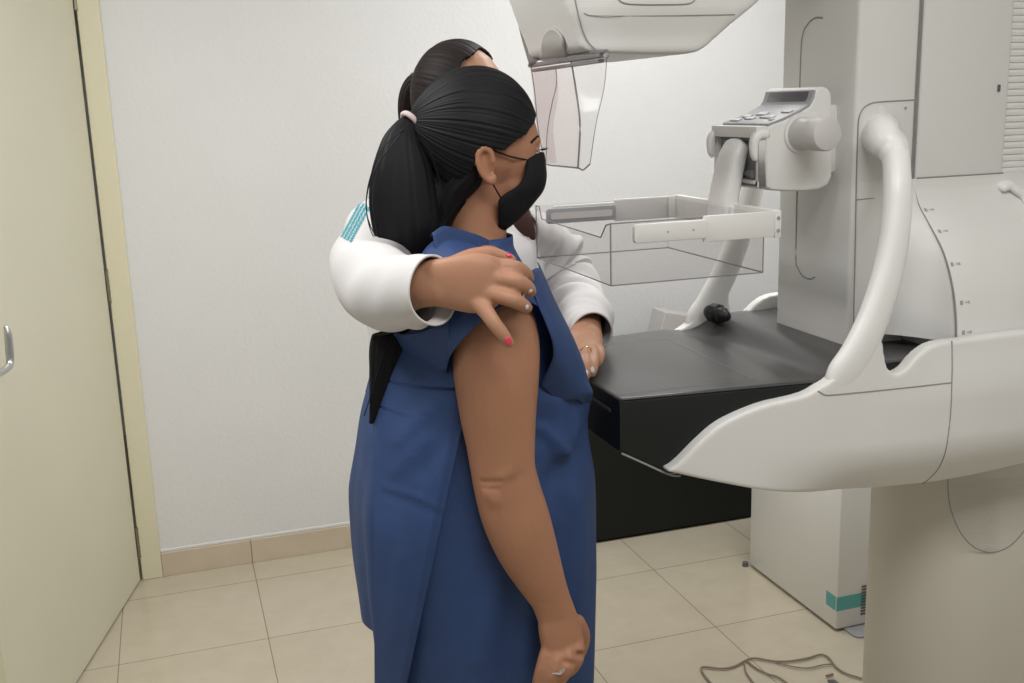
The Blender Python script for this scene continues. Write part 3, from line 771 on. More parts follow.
# inner liners seen through the tray: grey slotted strip on the far flank
obj('liner_strip', prism(rrect(TX0 + .018, TX0 + .16, fz0 - .002, fz1 - .004, .006, 4), 'y', TY1 - .010, TY1 - .0035), M['midgrey'], tray, 35, bevel=.0015)['label'] = 'grey strip on the far flank'
obj('liner_strip', prism(rrect(TX0 + .026, TX0 + .152, fz0 + .006, fz1 - .012, .004, 3), 'y', TY1 - .0112, TY1 - .0098), M['knob'], tray, 35)
for z in (fz2 + .010, fz3 - .012):
    obj('screw', [tube([(BX - .006, TY0 - .0082, z), (BX - .006, TY0 - .004, z)], [.0034, .0034], n=10, k=1)], M['midgrey'], tray)
# swan-neck that hangs the tray from the carriage
nk = [at(736, 146, YM), at(732, 158, YM), at(727, 180, YM), at(723, 202, YM), at(722, 222, YM)]
nw = [(.014, .030), (.017, .033), (.018, .034), (.019, .034), (.018, .035)]
obj('tray_neck', tube(nk, nw, n=24, k=5, up=(1, 0, 0), power=3.2, rnd=(True, False)), M['white2'], tray, True)
obj('neck_bracket', box(at(722, 222, YM).x - .006, BX, YM - .04, YM + .04, fz2 + .004, fz3 - .002), M['white'], tray, 35, bevel=.003)
# black grip on the far side of the table
c = atz(711, 312, 1.066); d = atz(735, 319, 1.062)
ax = (d - c).normalized()
obj('grip_knob', tube([c, c + ax * .005, c + ax * .022, c + ax * .026, c + ax * .036, c + ax * .042], [.016, .021, .021, .0165, .0165, .012], n=10, k=1, rnd=(True, True)), M['black'], mach, 30)
reparent(mach)
# ================================================================ PEOPLE
def P3(lst): return [at(a, b, y) for a, b, y in lst]
def limb(lst, n=20, k=5, dep=.9, rnd=(False, False), up=(1, 0, 0), power=2.0):
    """lst: (px, py, depth, half width in photo pixels[, thickness ratio])"""
    pts = [at(*q[:3]) for q in lst]
    return tube(pts, [(q[3] * ppm(p), q[3] * ppm(p) * (q[4] if len(q) > 4 else dep)) for q, p in zip(lst, pts)], n=n, k=k, up=up, rnd=rnd, power=power)
def finger(lst, n=12):
    g = limb(lst, n=n, k=4, dep=.95, rnd=(True, True), up=(.3, .2, 1))
    return g
def rings(lst, n=28, cy=0):
    """stacked horizontal ellipses (x, y, z, a, b)"""
    L = cr(lst, 4)
    return loft([[(q[0] + q[3] * math.cos(2 * PI * i / n), q[1] + q[4] * math.sin(2 * PI * i / n), q[2]) for i in range(n)] for q in L])
def rotz(a): return Matrix.Rotation(a, 3, 'Z')
def roty(a): return Matrix.Rotation(a, 3, 'Y')

def legs(cx, cy, w, yaw=0.0):
    g = []
    f = Vector((math.cos(yaw), math.sin(yaw), 0)); s = Vector((-f.y, f.x, 0)); c = Vector((cx, cy, 0))
    for sg in (-1, 1):
        def q(a, b, z): return c + f * a + s * (sg * b) + Vector((0, 0, z))
        g.append(tube([q(0, w, .80), q(.005, w * .98, .66), q(.012, w * .93, .47), q(-.01, w * .92, .36), q(-.008, w * .9, .22), q(0, w * .9, .085), q(.005, w * .9, .04)],
                      [(.088, .088), (.080, .078), (.055, .054), (.056, .052), (.044, .042), (.034, .032), (.034, .032)], n=18, k=4, up=tuple(f)))
        g.append(tube([q(-.05, w * .9, .035), q(.02, w * .9, .045), q(.10, w * .9, .030), q(.17, w * .9, .018)], [(.030, .030), (.036, .036), (.026, .042), (.013, .034)], n=14, k=4, rnd=(True, True)))
    return g
def shoes(parent, cx, cy, w, m, yaw=0.0):
    f = Vector((math.cos(yaw), math.sin(yaw), 0)); s = Vector((-f.y, f.x, 0)); c = Vector((cx, cy, 0))
    for sg in (-1, 1):
        def q(a, b, z): return c + f * a + s * (sg * b) + Vector((0, 0, z))
        obj('shoe', tube([q(-.066, w * .9, .040), q(-.03, w * .9, .045), q(.03, w * .9, .048), q(.10, w * .9, .036), q(.165, w * .9, .026), q(.192, w * .9, .020)],
                         [(.038, .034), (.043, .040), (.046, .043), (.035, .048), (.025, .044), (.015, .026)], n=20, k=4, rnd=(True, True), power=2.6), m, parent, True)

# ---------------------------------------------------------------- woman in the blue gown
YP = 1.60
NEAR_ARM = [(478, 296, 1.475, 37), (488, 314, 1.445, 43), (495, 340, 1.428, 45), (496.5, 375, 1.418, 43.5), (498, 410, 1.413, 39.5), (500.5, 440, 1.410, 35.5), (503, 468, 1.407, 33),
            (508, 492, 1.405, 33.5), (516, 518, 1.402, 34), (527, 548, 1.398, 31), (540, 577, 1.394, 25), (550, 598, 1.390, 20.5, .74), (556, 614, 1.387, 20, .66)]
arm = limb(NEAR_ARM, n=24, dep=.86)
palm = limb([(551, 600, 1.390, 19.5, .72), (556, 612, 1.387, 19.5), (559, 626, 1.384, 21.5), (562, 640, 1.381, 22), (563, 652, 1.380, 20)], n=20, dep=.62, rnd=(False, True), power=2.5)
fing = [finger([(576, 640, 1.376, 8.5), (577, 655, 1.362, 8.8), (570, 668, 1.372, 8.2), (561, 672, 1.392, 7.2), (556, 670, 1.402, 6)]),
        finger([(568, 646, 1.372, 8.5), (567, 664, 1.356, 9), (559, 678, 1.368, 8.3), (550, 681, 1.390, 7.2), (546, 678, 1.400, 6)]),
        finger([(558, 648, 1.374, 8.3), (555, 668, 1.358, 8.6), (548, 683, 1.366, 8), (541, 687, 1.386, 7), (537, 684, 1.396, 6)]),
        finger([(549, 646, 1.380, 7.8), (544, 662, 1.370, 7.8), (540, 677, 1.372, 7.4), (537, 689, 1.380, 6.6), (536, 695, 1.388, 5.6)]),
        finger([(577, 622, 1.402, 8.5), (582, 636, 1.412, 9), (578, 652, 1.420, 8.5), (570, 664, 1.424, 7.5), (564, 670, 1.424, 6)])]
far_arm = ([tuple(v) for v in arm[0]], arm[1])
far_parts = []
def mirror_person(g): return [(p[0], 2 * YP - p[1], p[2]) for p in g[0]], [tuple(reversed(q)) for q in g[1]]
torso = rings([(.452, YP, .70, .110, .145), (.445, YP, .80, .120, .150), (.447, YP, .92, .112, .142), (.452, YP, 1.02, .115, .145), (.455, YP, 1.10, .12, .150), (.450, YP, 1.17, .110, .158),
               (.448, YP, 1.215, .092, .145), (.450, YP, 1.25, .070, .105), (.454, YP, 1.275, .055, .068), (.457, YP, 1.295, .050, .054), (.463, YP, 1.33, .049, .050), (.470, YP, 1.37, .050, .050), (.476, YP, 1.42, .05, .05)])
bust = [ell((.545, YP - .078, 1.085), (.058, .070, .066)), ell((.545, YP + .078, 1.085), (.058, .070, .066))]
delt = [tube([(.452, YP - .05, 1.245), (.445, YP - .11, 1.232), (.440, YP - .155, 1.205)], [.048, .055, .055], n=16, k=4, rnd=(False, True)),
        tube([(.452, YP + .05, 1.245), (.445, YP + .11, 1.232), (.440, YP + .155, 1.205)], [.048, .055, .055], n=16, k=4, rnd=(False, True))]
headp = [ell((.466, YP, 1.452), (.094, .073, .098)), ell((.512, YP, 1.432), (.054, .060, .082)), ell((.514, YP, 1.375), (.038, .052, .050)),
         tube([(.500, YP, 1.352), (.522, YP, 1.342), (.536, YP, 1.350)], [(.03, .042), (.022, .032), (.012, .018)], n=14, k=3, rnd=(True, True)),
         ell((.548, YP, 1.443), (.018, .048, .012)), ell((.536, YP - .028, 1.392), (.02, .022, .02)), ell((.536, YP + .028, 1.392), (.02, .022, .02)),
         tube([(.551, YP, 1.435), (.558, YP, 1.412), (.564, YP, 1.396), (.556, YP, 1.386)], [(.008, .009), (.009, .010), (.010, .013), (.008, .014)], n=12, k=3, rnd=(True, True)),
         ell((.548, YP, 1.366), (.011, .024, .007)), ell((.546, YP, 1.357), (.011, .020, .007))]
def ear(px, py, Y, s=1.0):
    c = at(px, py, Y); q = .0016 * s
    out = [at(px + a, py + b, Y - .004) for a, b in ((6, -3), (4, -13), (-2, -17), (-8, -14), (-9, -5), (-6, 6), (0, 14), (5, 17), (7, 12))]
    return [tube(out, [.0048 * s, .0048 * s, .005 * s, .005 * s, .005 * s, .005 * s, .0055 * s, .0062 * s, .005 * s], n=10, k=3, rnd=(True, True)),
            ell(at(px - 1, py, Y + .004), (.013 * s, .006 * s, .022 * s)), ell(at(px + 5, py + 2, Y + .002), (.006 * s, .007 * s, .006 * s))]
er = ear(487, 165, YP - .074)
patient = fuse('person', [torso] + bust + delt + headp + er + [mirror_person(g) for g in er] + [arm, palm] + fing + [mirror_person(g) for g in [arm, palm] + fing] + legs(.445, YP, .074), .0031, 4, M['skin'])
tag(patient, 'woman in a blue gown and black face mask standing at the breast table', 'person')

# hair: swept back cap, ponytail, elastic
face_poly = [(570, 84), (540, 99), (538, 110), (534.5, 123), (526, 135), (514, 142.5), (506, 150), (498, 151), (486, 146), (479, 152), (474, 166), (468, 192), (456, 210), (444, 224), (436, 270), (580, 270)]
def inpoly(x, y, P):
    c = False
    for i in range(len(P)):
        (x1, y1), (x2, y2) = P[i - 1], P[i]
        if (y1 > y) != (y2 > y) and x < (x2 - x1) * (y - y1) / (y2 - y1) + x1: c = not c
    return c
def hair_cap(name, c, rad, tie, m, parent, polyfn, amp=.00055, n1=360, n2=200, yc=None, extra=None):
    V, Fc = [], []; tv = (Vector(tie) - Vector(c)).normalized(); a1 = tv.orthogonal().normalized(); a2 = tv.cross(a1)
    keep = []
    ph = [random.uniform(0, 6.28) for _ in range(8)]
    for i in range(n2 + 1):
        th = PI * i / n2                      # 0 at the tie, strands run along meridians
        for j in range(n1):
            f = 2 * PI * j / n1
            d = tv * math.cos(th) + (a1 * math.cos(f) + a2 * math.sin(f)) * math.sin(th)
            p = Vector((d.x * rad[0], d.y * rad[1], d.z * rad[2]))
            rr = 1.0
            w = sum(math.sin(k * f + ph[q] + .6 * math.sin(th * 3 + q)) * g for q, (k, g) in enumerate(((37, .5), (59, .7), (83, .8), (120, .6), (11, .5))))
            s = math.sin(th) ** .6
            p = p + p.normalized() * (amp * w * s)
            if extra: p = extra(p, th, f)
            w3 = Vector(c) + p
            V.append(tuple(w3)); keep.append(polyfn(w3))
    for i in range(n2):
        for j in range(n1):
            k = (j + 1) % n1; q = (i * n1 + j, i * n1 + k, (i + 1) * n1 + k, (i + 1) * n1 + j)
            if all(keep[t] for t in q): Fc.append(q)
    used = sorted({t for q in Fc for t in q}); ix = {t: s for s, t in enumerate(used)}
    V2 = [V[t] for t in used]; F2 = [tuple(ix[t] for t in q) for q in Fc]
    return obj(name, (V2, F2), m, parent, True, solid=.006)
def ppoly(w):
    w = Vector(w)
    if w.y > YP: w.y = 2 * YP - w.y
    return not inpoly(*proj(w), face_poly)
tieP = at(411, 122, YP - .005)
def ptail(p, th, f):
    # draw the cap out towards the elastic
    k = math.exp(-(th / .42) ** 2); return p * (1 + .10 * k)
hair = hair_cap('hair', (.4655, YP, 1.454), (.0985, .084, .1035), tieP, M['hair'], patient, ppoly, extra=ptail)
def tail(name, lst, m, parent, dep=.7, n=72, amp=.055, seed=1):
    rs = np.random.RandomState(seed); pts = [at(a, b, y) for a, b, y, w in lst]
    g = tube(pts, [(w * ppm(p), w * ppm(p) * dep) for (a, b, y, w), p in zip(lst, pts)], n=n, k=8, up=(1, 0, 0), rnd=(True, True))
    V = np.array(g[0]); nr = len(V) // n; V = V.reshape(nr, n, 3); cen = V.mean(1, keepdims=True); ph = rs.uniform(0, 6.28, 6)
    a = np.arange(n) * 2 * PI / n
    for i in range(nr):
        t = i / nr
        w = sum(np.sin(k * a + ph[q] + 1.3 * t * (q - 2)) * s for q, (k, s) in enumerate(((5, .3), (11, .45), (17, .5), (29, .5))))
        V[i] = cen[i] + (V[i] - cen[i]) * (1 + amp * w[:, None] * min(1, t * 5))
    return obj(name, ([tuple(p) for p in V.reshape(-1, 3)], g[1]), m, parent, True)
tl = tail('ponytail', [(412, 121, 1.592, 8), (406, 128, 1.585, 12), (402, 145, 1.575, 21), (402, 170, 1.568, 30), (403, 200, 1.562, 34), (406, 228, 1.558, 33), (408, 252, 1.566, 28), (414, 285, 1.566, 20), (405, 318, 1.560, 23),
                       (393, 345, 1.535, 23), (387, 372, 1.525, 18), (381, 395, 1.522, 12), (375, 412, 1.524, 6), (371, 423, 1.527, 2)], M['hair'], hair, dep=.5)
tail('nape_hair', [(470, 150, 1.60, 22), (462, 172, 1.60, 24), (452, 192, 1.598, 20), (444, 210, 1.592, 14), (438, 226, 1.585, 10), (434, 244, 1.575, 7)], M['hair'], hair, dep=1.7, n=64, seed=9)
fly = []
for (a, b, c_) in (([(404, 128), (385, 145), (371, 175), (366, 205), (370, 225), (378, 240)], 1.57, .0009), ([(402, 130), (380, 152), (368, 190), (367, 215), (373, 236), (384, 252)], 1.55, .0008),
                   ([(400, 135), (378, 165), (370, 200), (376, 232), (386, 252)], 1.545, .0010), ([(405, 300), (390, 340), (376, 380), (364, 416)], 1.51, .0008), ([(398, 320), (382, 360), (372, 395), (370, 422)], 1.51, .0009),
                   ([(430, 150), (442, 190), (444, 225), (438, 248)], 1.545, .0010)):
    fly.append(tube([at(x, y, b) for x, y in a], [c_] * len(a), n=5, k=5))
for g_ in fly: obj('loose_strand', g_, M['hair'], hair)
tc_ = at(411, 122, YP - .006); td = (at(402, 131, YP - .012) - tc_).normalized()
u = Vector((0, 1, 0)); v_ = td.cross(u).normalized(); u = v_.cross(td)
obj('hair_tie', tube([tc_ + (u * math.cos(a) * .0150 + v_ * math.sin(a) * .0165) for a in np.linspace(0, 2 * PI, 33)], [(.0045, .0040)] * 33, n=10, k=1, up=tuple(td)), M['tie'], hair)['label'] = 'pale pink hair elastic'

# black mask with ear loops
def mrow(py, xe, xf, w, back=0):
    e = at(xe, py, YP - w); f = at(xf, py, YP); rr = []
    for i in range(13):
        a = -PI / 2 + PI * i / 12
        s = math.sin(a); c = math.cos(a)
        x = e.x + (f.x - e.x) * (abs(c) ** .8); y = YP + w * s
        rr.append(Vector((x, y, f.z * abs(c) + e.z * (1 - abs(c)))))
    return rr
rows = [mrow(152, 530, 542, .040), mrow(157, 527.5, 542.5, .052), mrow(166, 526, 543, .060), mrow(176, 524.5, 543.5, .064), mrow(186, 518, 542, .066), mrow(193, 507, 539, .067), mrow(200, 499.5, 533.5, .066),
        mrow(208, 499, 527, .063), mrow(217, 499, 518, .057), mrow(224, 499, 510, .05), mrow(229, 498, 503, .042)]
msk = obj('face_mask', grid(rows, 2, 3), M['mask'], patient, True, solid=.003)
for s in (1, -1):
    def sd(p): return p if s == 1 else Vector((p.x, 2 * YP - p.y, p.z))
    obj('ear_loop', [tube([sd(at(a, b, y)) for a, b, y in ((529, 160, 1.549), (522, 159, 1.541), (512, 157, 1.533), (500, 153, 1.526), (493, 150, 1.528))], [.0013] * 5, n=6, k=4),
                     tube([sd(at(a, b, y)) for a, b, y in ((501, 198, 1.535), (498, 193, 1.531), (494, 186, 1.528), (491, 181, 1.530))], [.0014] * 4, n=6, k=4)], M['mask'], msk)
# eyes, lashes and brows
for s in (-1, 1):
    c = Vector((.5462, YP + s * .030, 1.4235))
    ey = obj('eye', ell(c, (.0115, .0125, .0115)), M['eye'], patient, True)
    obj('iris', ell(c + Vector((.0085, 0, 0)), (.0042, .006, .006)), M['iris'], ey, True)
    obj('eyelid', grid([[c + Vector((.0135 * math.cos(b) * math.cos(a), .0150 * math.sin(b), .0135 * math.cos(b) * math.sin(a) + .0005)) for b in np.linspace(-1.2, 1.2, 7)] for a in np.linspace(.25, 1.7, 5)], 2, 2), M['skin'], patient, True, solid=.0015)
    obj('eyelashes', [tube([c + Vector((.0125, s * t, .004)), c + Vector((.0185, s * t * 1.1, .0045)), c + Vector((.0225, s * t * 1.2, .0072))], [.0006, .0005, .0003], n=4, k=2) for t in (-.008, -.004, 0, .004, .008, .011)], M['hair'], ey)
def dent(o, lst):
    tr = skin_tree(o); L = []
    for (a, b), d, w in lst:
        h1, n1 = hit(tr, *a); h2, n2 = hit(tr, *b)
        if h1 is not None and h2 is not None: L.append((h1, h2, (n1 + n2).normalized(), d, w))
    co = np.empty(len(o.data.vertices) * 3); o.data.vertices.foreach_get('co', co); co = co.reshape(-1, 3); acc = np.zeros_like(co)
    for h1, h2, n, d, w in L:
        A_, B_ = np.array(h1), np.array(h2); ab = B_ - A_; t = np.clip(((co - A_) @ ab) / max(1e-9, ab @ ab), 0, 1)
        dist = np.linalg.norm(co - A_ - t[:, None] * ab, axis=1); acc -= np.array(n)[None] * (d * np.exp(-(dist / w) ** 2))[:, None]
    o.data.vertices.foreach_set('co', (co + acc).ravel()); o.data.update()
dent(patient, [(((483, 482), (500, 481)), .0028, .0035), (((484, 488), (497, 489)), .0016, .003), (((500, 478), (512, 474)), -.0022, .010), (((489, 496), (496, 500)), -.003, .012), (((512, 480), (520, 476)), .002, .010), (((540, 603), (566, 598)), .0012, .003)])
ptree = skin_tree(patient)
bp_ = []
for px, py in ((531, 142.5), (534, 139.5), (538, 136.5), (541, 134.5)):
    h, n = hit(ptree, px, py)
    if h is not None: bp_.append(h + n * .0006)
for s in (1, -1):
    obj('eyebrow', tube([p if s == 1 else Vector((p.x, 2 * YP - p.y, p.z)) for p in bp_], [(.0022, .0012)] * len(bp_), n=8, k=4, rnd=(True, True)), M['hair'], patient)
# ring on the hanging hand
rc = at(557, 667.5, 1.3585)
obj('ring', [tube([rc + Vector((.0145 * math.cos(a), .0135 * math.sin(a) + .001, .004 * math.cos(a))) for a in np.linspace(0, 2 * PI, 33)], [.0017] * 33, n=8, k=1),
             tube([rc + Vector((-.006, -.0125, -.001)), rc + Vector((0, -.0145, 0)), rc + Vector((.006, -.0125, .001))], [.002, .0036, .002], n=8, k=3, rnd=(True, True))], M['silver'], patient)['label'] = 'silver ring with a pale stone'

# ---- gown
NT = 220
GZ = [(.46, .452, .168, .196, .200), (.60, .452, .178, .204, .202), (.75, .452, .187, .214, .203), (.88, .452, .190, .214, .198), (1.00, .452, .177, .190, .186), (1.08, .452, .160, .165, .176), (1.14, .452, .138, .140, .170),
      (1.19, .450, .112, .116, .166), (1.225, .450, .090, .092, .155), (1.255, .452, .072, .072, .118), (1.28, .455, .060, .058, .074), (1.297, .459, .057, .054, .061)]
zz = [g[0] for g in GZ]
def gsec(z): return [float(np.interp(z, zz, [g[i] for g in GZ])) for i in range(1, 5)]
GC = {}
def gsmooth(z):
    k = round(z, 5)
    if k not in GC: GC[k] = gsmooth0(z)
    return GC[k]
def gsmooth0(z):
    return [sum(gsec(min(1.297, max(.46, z + d)))[i] * w for d, w in ((-.02, .25), (0, .5), (.02, .25))) for i in range(4)] if z < 1.26 else gsec(z)
def gpt(th, z, off=0.0, fold=1.0):
    xc, af, ab, b = gsmooth(z); c, s = math.cos(th), math.sin(th)
    a = af if c > 0 else ab
    low = sms((1.12 - z) / .35) * fold
    f = .006 * math.sin(5 * th + 1.2) + .005 * math.sin(9 * th + z * 2.0) + .003 * math.sin(14 * th - z * 5)
    f *= low
    # diagonal drag creases from bust and shoulder
    f += .0035 * math.sin(22 * z + 6 * th) * math.exp(-((z - 1.06) / .10) ** 2)
    f += .010 * math.exp(-((th - .35 + (z - .95) * 1.2) / .14) ** 2) * math.exp(-((z - .97) / .16) ** 2)
    f += -.008 * math.exp(-((th - .1 + (z - .95) * 1.2) / .10) ** 2) * math.exp(-((z - .97) / .14) ** 2)
    tw = (th + PI) % (2 * PI) - PI
    if fold > .5: f -= .034 * math.exp(-((tw + 1.25) / .42) ** 2) * sms((1.12 - z) / .12)
    p = 2.25
    k = (abs(c) ** p + abs(s) ** p) ** (-1 / p)
    return Vector((xc + (a + f + off) * k * c, YP + (b + f + off) * k * s, z))
V, Fc = [], []
zs = list(np.linspace(.46, 1.297, 170))
def hem(th):
    d = abs((th - PI + PI) % (2 * PI) - PI)         # angle from the back
    return .46
for z in zs:
    for j in range(NT):
        V.append(tuple(gpt(2 * PI * j / NT - PI / 2, z)))
def seg2(p, a, b):
    ax, ay = a; dx, dy = b[0] - ax, b[1] - ay; t = max(0, min(1, ((p[0] - ax) * dx + (p[1] - ay) * dy) / (dx * dx + dy * dy))); return math.hypot(p[0] - ax - dx * t, p[1] - ay - dy * t)
TUBE_FOLD = [((552, 404), (558, 448), .013, 13), ((540, 428), (561, 452), .007, 6), ((586, 402), (568, 452), .004, 9), ((572, 452), (550, 480), -.006, 10), ((590, 420), (572, 480), -.004, 10), ((535, 455), (548, 520), .006, 9), ((505, 560), (480, 660), .005, 12), ((578, 500), (585, 680), .004, 8)]
for i, v in enumerate(V):
    if v[1] < YP + .05 and v[0] > .35:
        q = proj(v); d = sum(k * math.exp(-(seg2(q, a, b) / w) ** 2) for a, b, k, w in TUBE_FOLD)
        if abs(d) > 1e-5:
            c = Vector((.452, YP, v[2])); n = (Vector(v) - c).normalized(); V[i] = tuple(Vector(v) + n * d)
for i in range(len(zs) - 1):
    for j in range(NT):
        k = (j + 1) % NT; Fc.append((i * NT + j, i * NT + k, (i + 1) * NT + k, (i + 1) * NT + j))
def drop(q):
    # near armhole, far armhole, and the back panel that ends higher than the front
    x = sum(V[t][0] for t in q) / 4; y = sum(V[t][1] for t in q) / 4; z = sum(V[t][2] for t in q) / 4
    yy = abs(y - YP)
    if x < .31 and y > YP - .06 and z < .655: return True
    return False
tube_g = (V, [q for q in Fc if not drop(q)])
# back panel: hangs over the near side, free edge runs from the armpit down and back
flap = []; NF = 64
def flap_off(z): return (.014 + .008 * sms((1.05 - z) / .2)) * sms((1.20 - z) / .10) + .003
def solve(fn, a0, a1, n=160):
    last = None
    for i in range(n + 1):
        a = a0 + (a1 - a0) * i / n; v = fn(a)
        if last is not None and v * last < 0: return a - (a1 - a0) / n * v / (v - last)
        last = v
    return None
e_prev, b_prev = -1.35, -2.7
def seg(p, a, b):
    p, a, b = Vector(p), Vector(a), Vector(b); t = max(0, min(1, (p - a).dot(b - a) / (b - a).length_squared)); return (p - a - (b - a) * t).length
FLAP_CREASE = [((384, 487), (420, 498), .0014, 2.5), ((420, 498), (446, 512), .0014, 2.5), ((384, 494), (446, 517), -.0010, 5), ((425, 440), (395, 470), .002, 9), ((440, 400), (400, 440), .003, 10), ((455, 425), (425, 470), -.0025, 10), ((400, 560), (392, 640), .002, 9)]
for z in np.linspace(1.19, .46, 150):
    off = flap_off(z); row = []
    def f_edge(th):
        x, y = proj(gpt(th, z, off, .25)); return x - (462 - (y - 428) * 57 / 255)
    def f_back(th):
        x, y = proj(gpt(th, z, off, .25)); return x - (373 + .006 * (y - 430))
    e = solve(f_edge, -.9, -3.0) if z < 1.10 else None
    b_ = solve(f_back, -1.6, -3.3) if z < 1.06 else None
    if e is None: e = e_prev
    if b_ is None: b_ = b_prev if z < 1.06 else -3.15
    if z >= 1.10: e = -1.30 - .35 * sms((z - 1.12) / .07)
    e_prev, b_prev = e, b_
    for j in range(NF):
        t = j / (NF - 1); th = e + (b_ - e) * t; o_ = off - .006 * (1 - sms(t / .12))
        q = proj(gpt(th, z, o_, .25)); o_ += sum(k * math.exp(-(seg(q, a, b) / w) ** 2) for a, b, k, w in FLAP_CREASE)
        row.append(gpt(th, z, o_, .25))
    flap.append(row)
fV = [tuple(p) for r_ in flap for p in r_]
fF = [(i * NF + j, i * NF + j + 1, (i + 1) * NF + j + 1, (i + 1) * NF + j) for i in range(len(flap) - 1) for j in range(NF - 1)]
# shoulder drape with the open armhole edge
edge = P3([(446, 368, 1.415), (450, 354, 1.395), (460, 340, 1.376), (473, 326, 1.363), (487, 314, 1.357), (500, 306, 1.358), (514, 301, 1.364), (528, 300, 1.376), (540, 306, 1.395)])
neck = P3([(418, 262, 1.50), (424, 250, 1.505), (434, 240, 1.515), (443, 235, 1.522), (454, 236, 1.530), (466, 240, 1.538), (478, 244, 1.545), (490, 249, 1.552), (500, 256, 1.562)])
mid1 = [n.lerp(e, .33) + Vector((0, -.020, .012)) for n, e in zip(neck, edge)]
mid2 = [n.lerp(e, .70) + Vector((0, -.022, .008)) for n, e in zip(neck, edge)]
drape = grid([neck, mid1, mid2, edge, [e + Vector((.002, .012, -.004)) for e in edge]], 5, 6)
# back of the shoulder down to the flap
_G = []
for th in np.linspace(-3.3, .6, 300):
    for z in np.linspace(.62, 1.24, 180):
        _G.append((*proj(gpt(th, z)), th, z))
_G = np.array(_G)
def on_gown(px, py, off):
    # the near skin of the gown tube under a photo point
    d = (_G[:, 0] - px) ** 2 + (_G[:, 1] - py) ** 2
    i = np.argsort(d)[:12]; i = min((q for q in i if d[q] < 9), key=lambda q: gpt(_G[q, 2], _G[q, 3]).y, default=i[0])
    return gpt(_G[i, 2], _G[i, 3], off)
bk0 = [at(446, 368, 1.415), on_gown(430, 358, .016), on_gown(412, 351, .010), on_gown(394, 348, .004)]
bk1 = P3([(450, 340, 1.395), (436, 325, 1.410), (415, 318, 1.435), (394, 312, 1.49)])
bk2 = P3([(446, 300, 1.405), (434, 290, 1.425), (418, 285, 1.455), (400, 285, 1.51)])
bk3 = P3([(440, 262, 1.46), (432, 258, 1.475), (422, 258, 1.495), (408, 262, 1.54)])
bkm = [at(447, 374, 1.436), on_gown(432, 364, .004), on_gown(412, 360, -.002), on_gown(392, 362, -.004)]
back_d = grid([bk3, bk2, bk1, bk0, bkm], 5, 6)
# front flap standing open in front of the armpit
f_in = P3([(530, 272, 1.405), (537, 300, 1.392), (546, 322, 1.386), (553, 342, 1.390), (553, 358, 1.402), (547, 372, 1.418), (540, 386, 1.436)])
f_md = P3([(536, 268, 1.44), (549, 300, 1.425), (561, 328, 1.422), (570, 352, 1.428), (573, 374, 1.434), (570, 390, 1.444), (558, 400, 1.452)])
f_ou = P3([(541, 268, 1.50), (556, 302, 1.480), (571, 332, 1.478), (582, 358, 1.480), (588, 380, 1.478), (591, 393, 1.470), (578, 400, 1.466)])
f_bk = P3([(538, 262, 1.56), (550, 296, 1.55), (566, 330, 1.55), (580, 362, 1.55), (588, 388, 1.55), (592, 398, 1.54), (588, 412, 1.53)])
front_d = grid([f_in, f_md, f_ou, f_bk], 6, 6)
# lower pleats on the front panel beside the arm
# standing collar band at the nape
n0 = P3([(432, 240, 1.505), (443, 233, 1.515), (456, 235, 1.523), (470, 239, 1.530), (484, 244, 1.540), (498, 252, 1.555)])
n1 = [p + Vector((0, -.004, .010)) for p in n0]; n2 = [p + Vector((.004, -.022, -.030)) for p in n0]
collar = grid([[p + Vector((0, .012, .004)) for p in n0], n1, [p + Vector((.002, -.012, -.008)) for p in n0], n2], 5, 5)
gown = obj('gown', [tube_g], M['gown'], patient, True, solid=.0012, fixn=False)
obj('back_panel', (fV, fF), M['gown'], gown, True, solid=.0015, fixn=False)
obj('shoulder_panel', [drape, back_d], M['gown'], gown, True, solid=.0015)
obj('front_flap', front_d, M['gown'], gown, True, solid=.0015)
obj('neck_band', collar, M['gown'], gown, True, solid=.0015)
shoes(patient, .445, YP, .074, M['shoe2'])

# ---------------------------------------------------------------- woman in the white coat
YT = 2.03
thead = Vector((.556, 1.985, 1.515))
yaw = math.radians(-44)                             # she looks down towards the table
fdir = Vector((math.cos(yaw), math.sin(yaw), 0)); sdir = Vector((-fdir.y, fdir.x, 0))
def hp3_(a, b, c): return thead + fdir * a + sdir * b + Vector((0, 0, c))
RZ = rotz(yaw)
headt = [ell(hp3_(-.012, 0, 0), (.094, .074, .098), RZ), ell(hp3_(.034, 0, -.02), (.054, .060, .082), RZ), ell(hp3_(.042, 0, -.077), (.046, .052, .050), RZ),
         tube([hp3_(.03, 0, -.102), hp3_(.055, 0, -.114), hp3_(.074, 0, -.107)], [(.03, .045), (.024, .034), (.014, .02)], n=14, k=3, rnd=(True, True)),
         ell(hp3_(.070, 0, -.010), (.018, .048, .012), RZ), ell(hp3_(.063, -.028, -.060), (.02, .022, .02), RZ), ell(hp3_(.063, .028, -.060), (.02, .022, .02), RZ),
         tube([hp3_(.080, 0, -.017), hp3_(.092, 0, -.040), hp3_(.102, 0, -.056), hp3_(.090, 0, -.066)], [(.009, .009), (.011, .010), (.012, .013), (.009, .014)], n=12, k=3, rnd=(True, True)),
         ell(hp3_(.082, 0, -.086), (.011, .024, .007), RZ), ell(hp3_(.081, 0, -.095), (.011, .020, .007), RZ)]
for s in (-1, 1):
    headt += [ell(hp3_(-.012, s * .076, -.03), (.016, .007, .028), RZ), tube([hp3_(.002, s * .078, -.04), hp3_(.0, s * .081, -.014), hp3_(-.02, s * .084, -.008), hp3_(-.026, s * .083, -.03), hp3_(-.01, s * .079, -.056)], [.004] * 5, n=8, k=3, rnd=(True, True))]
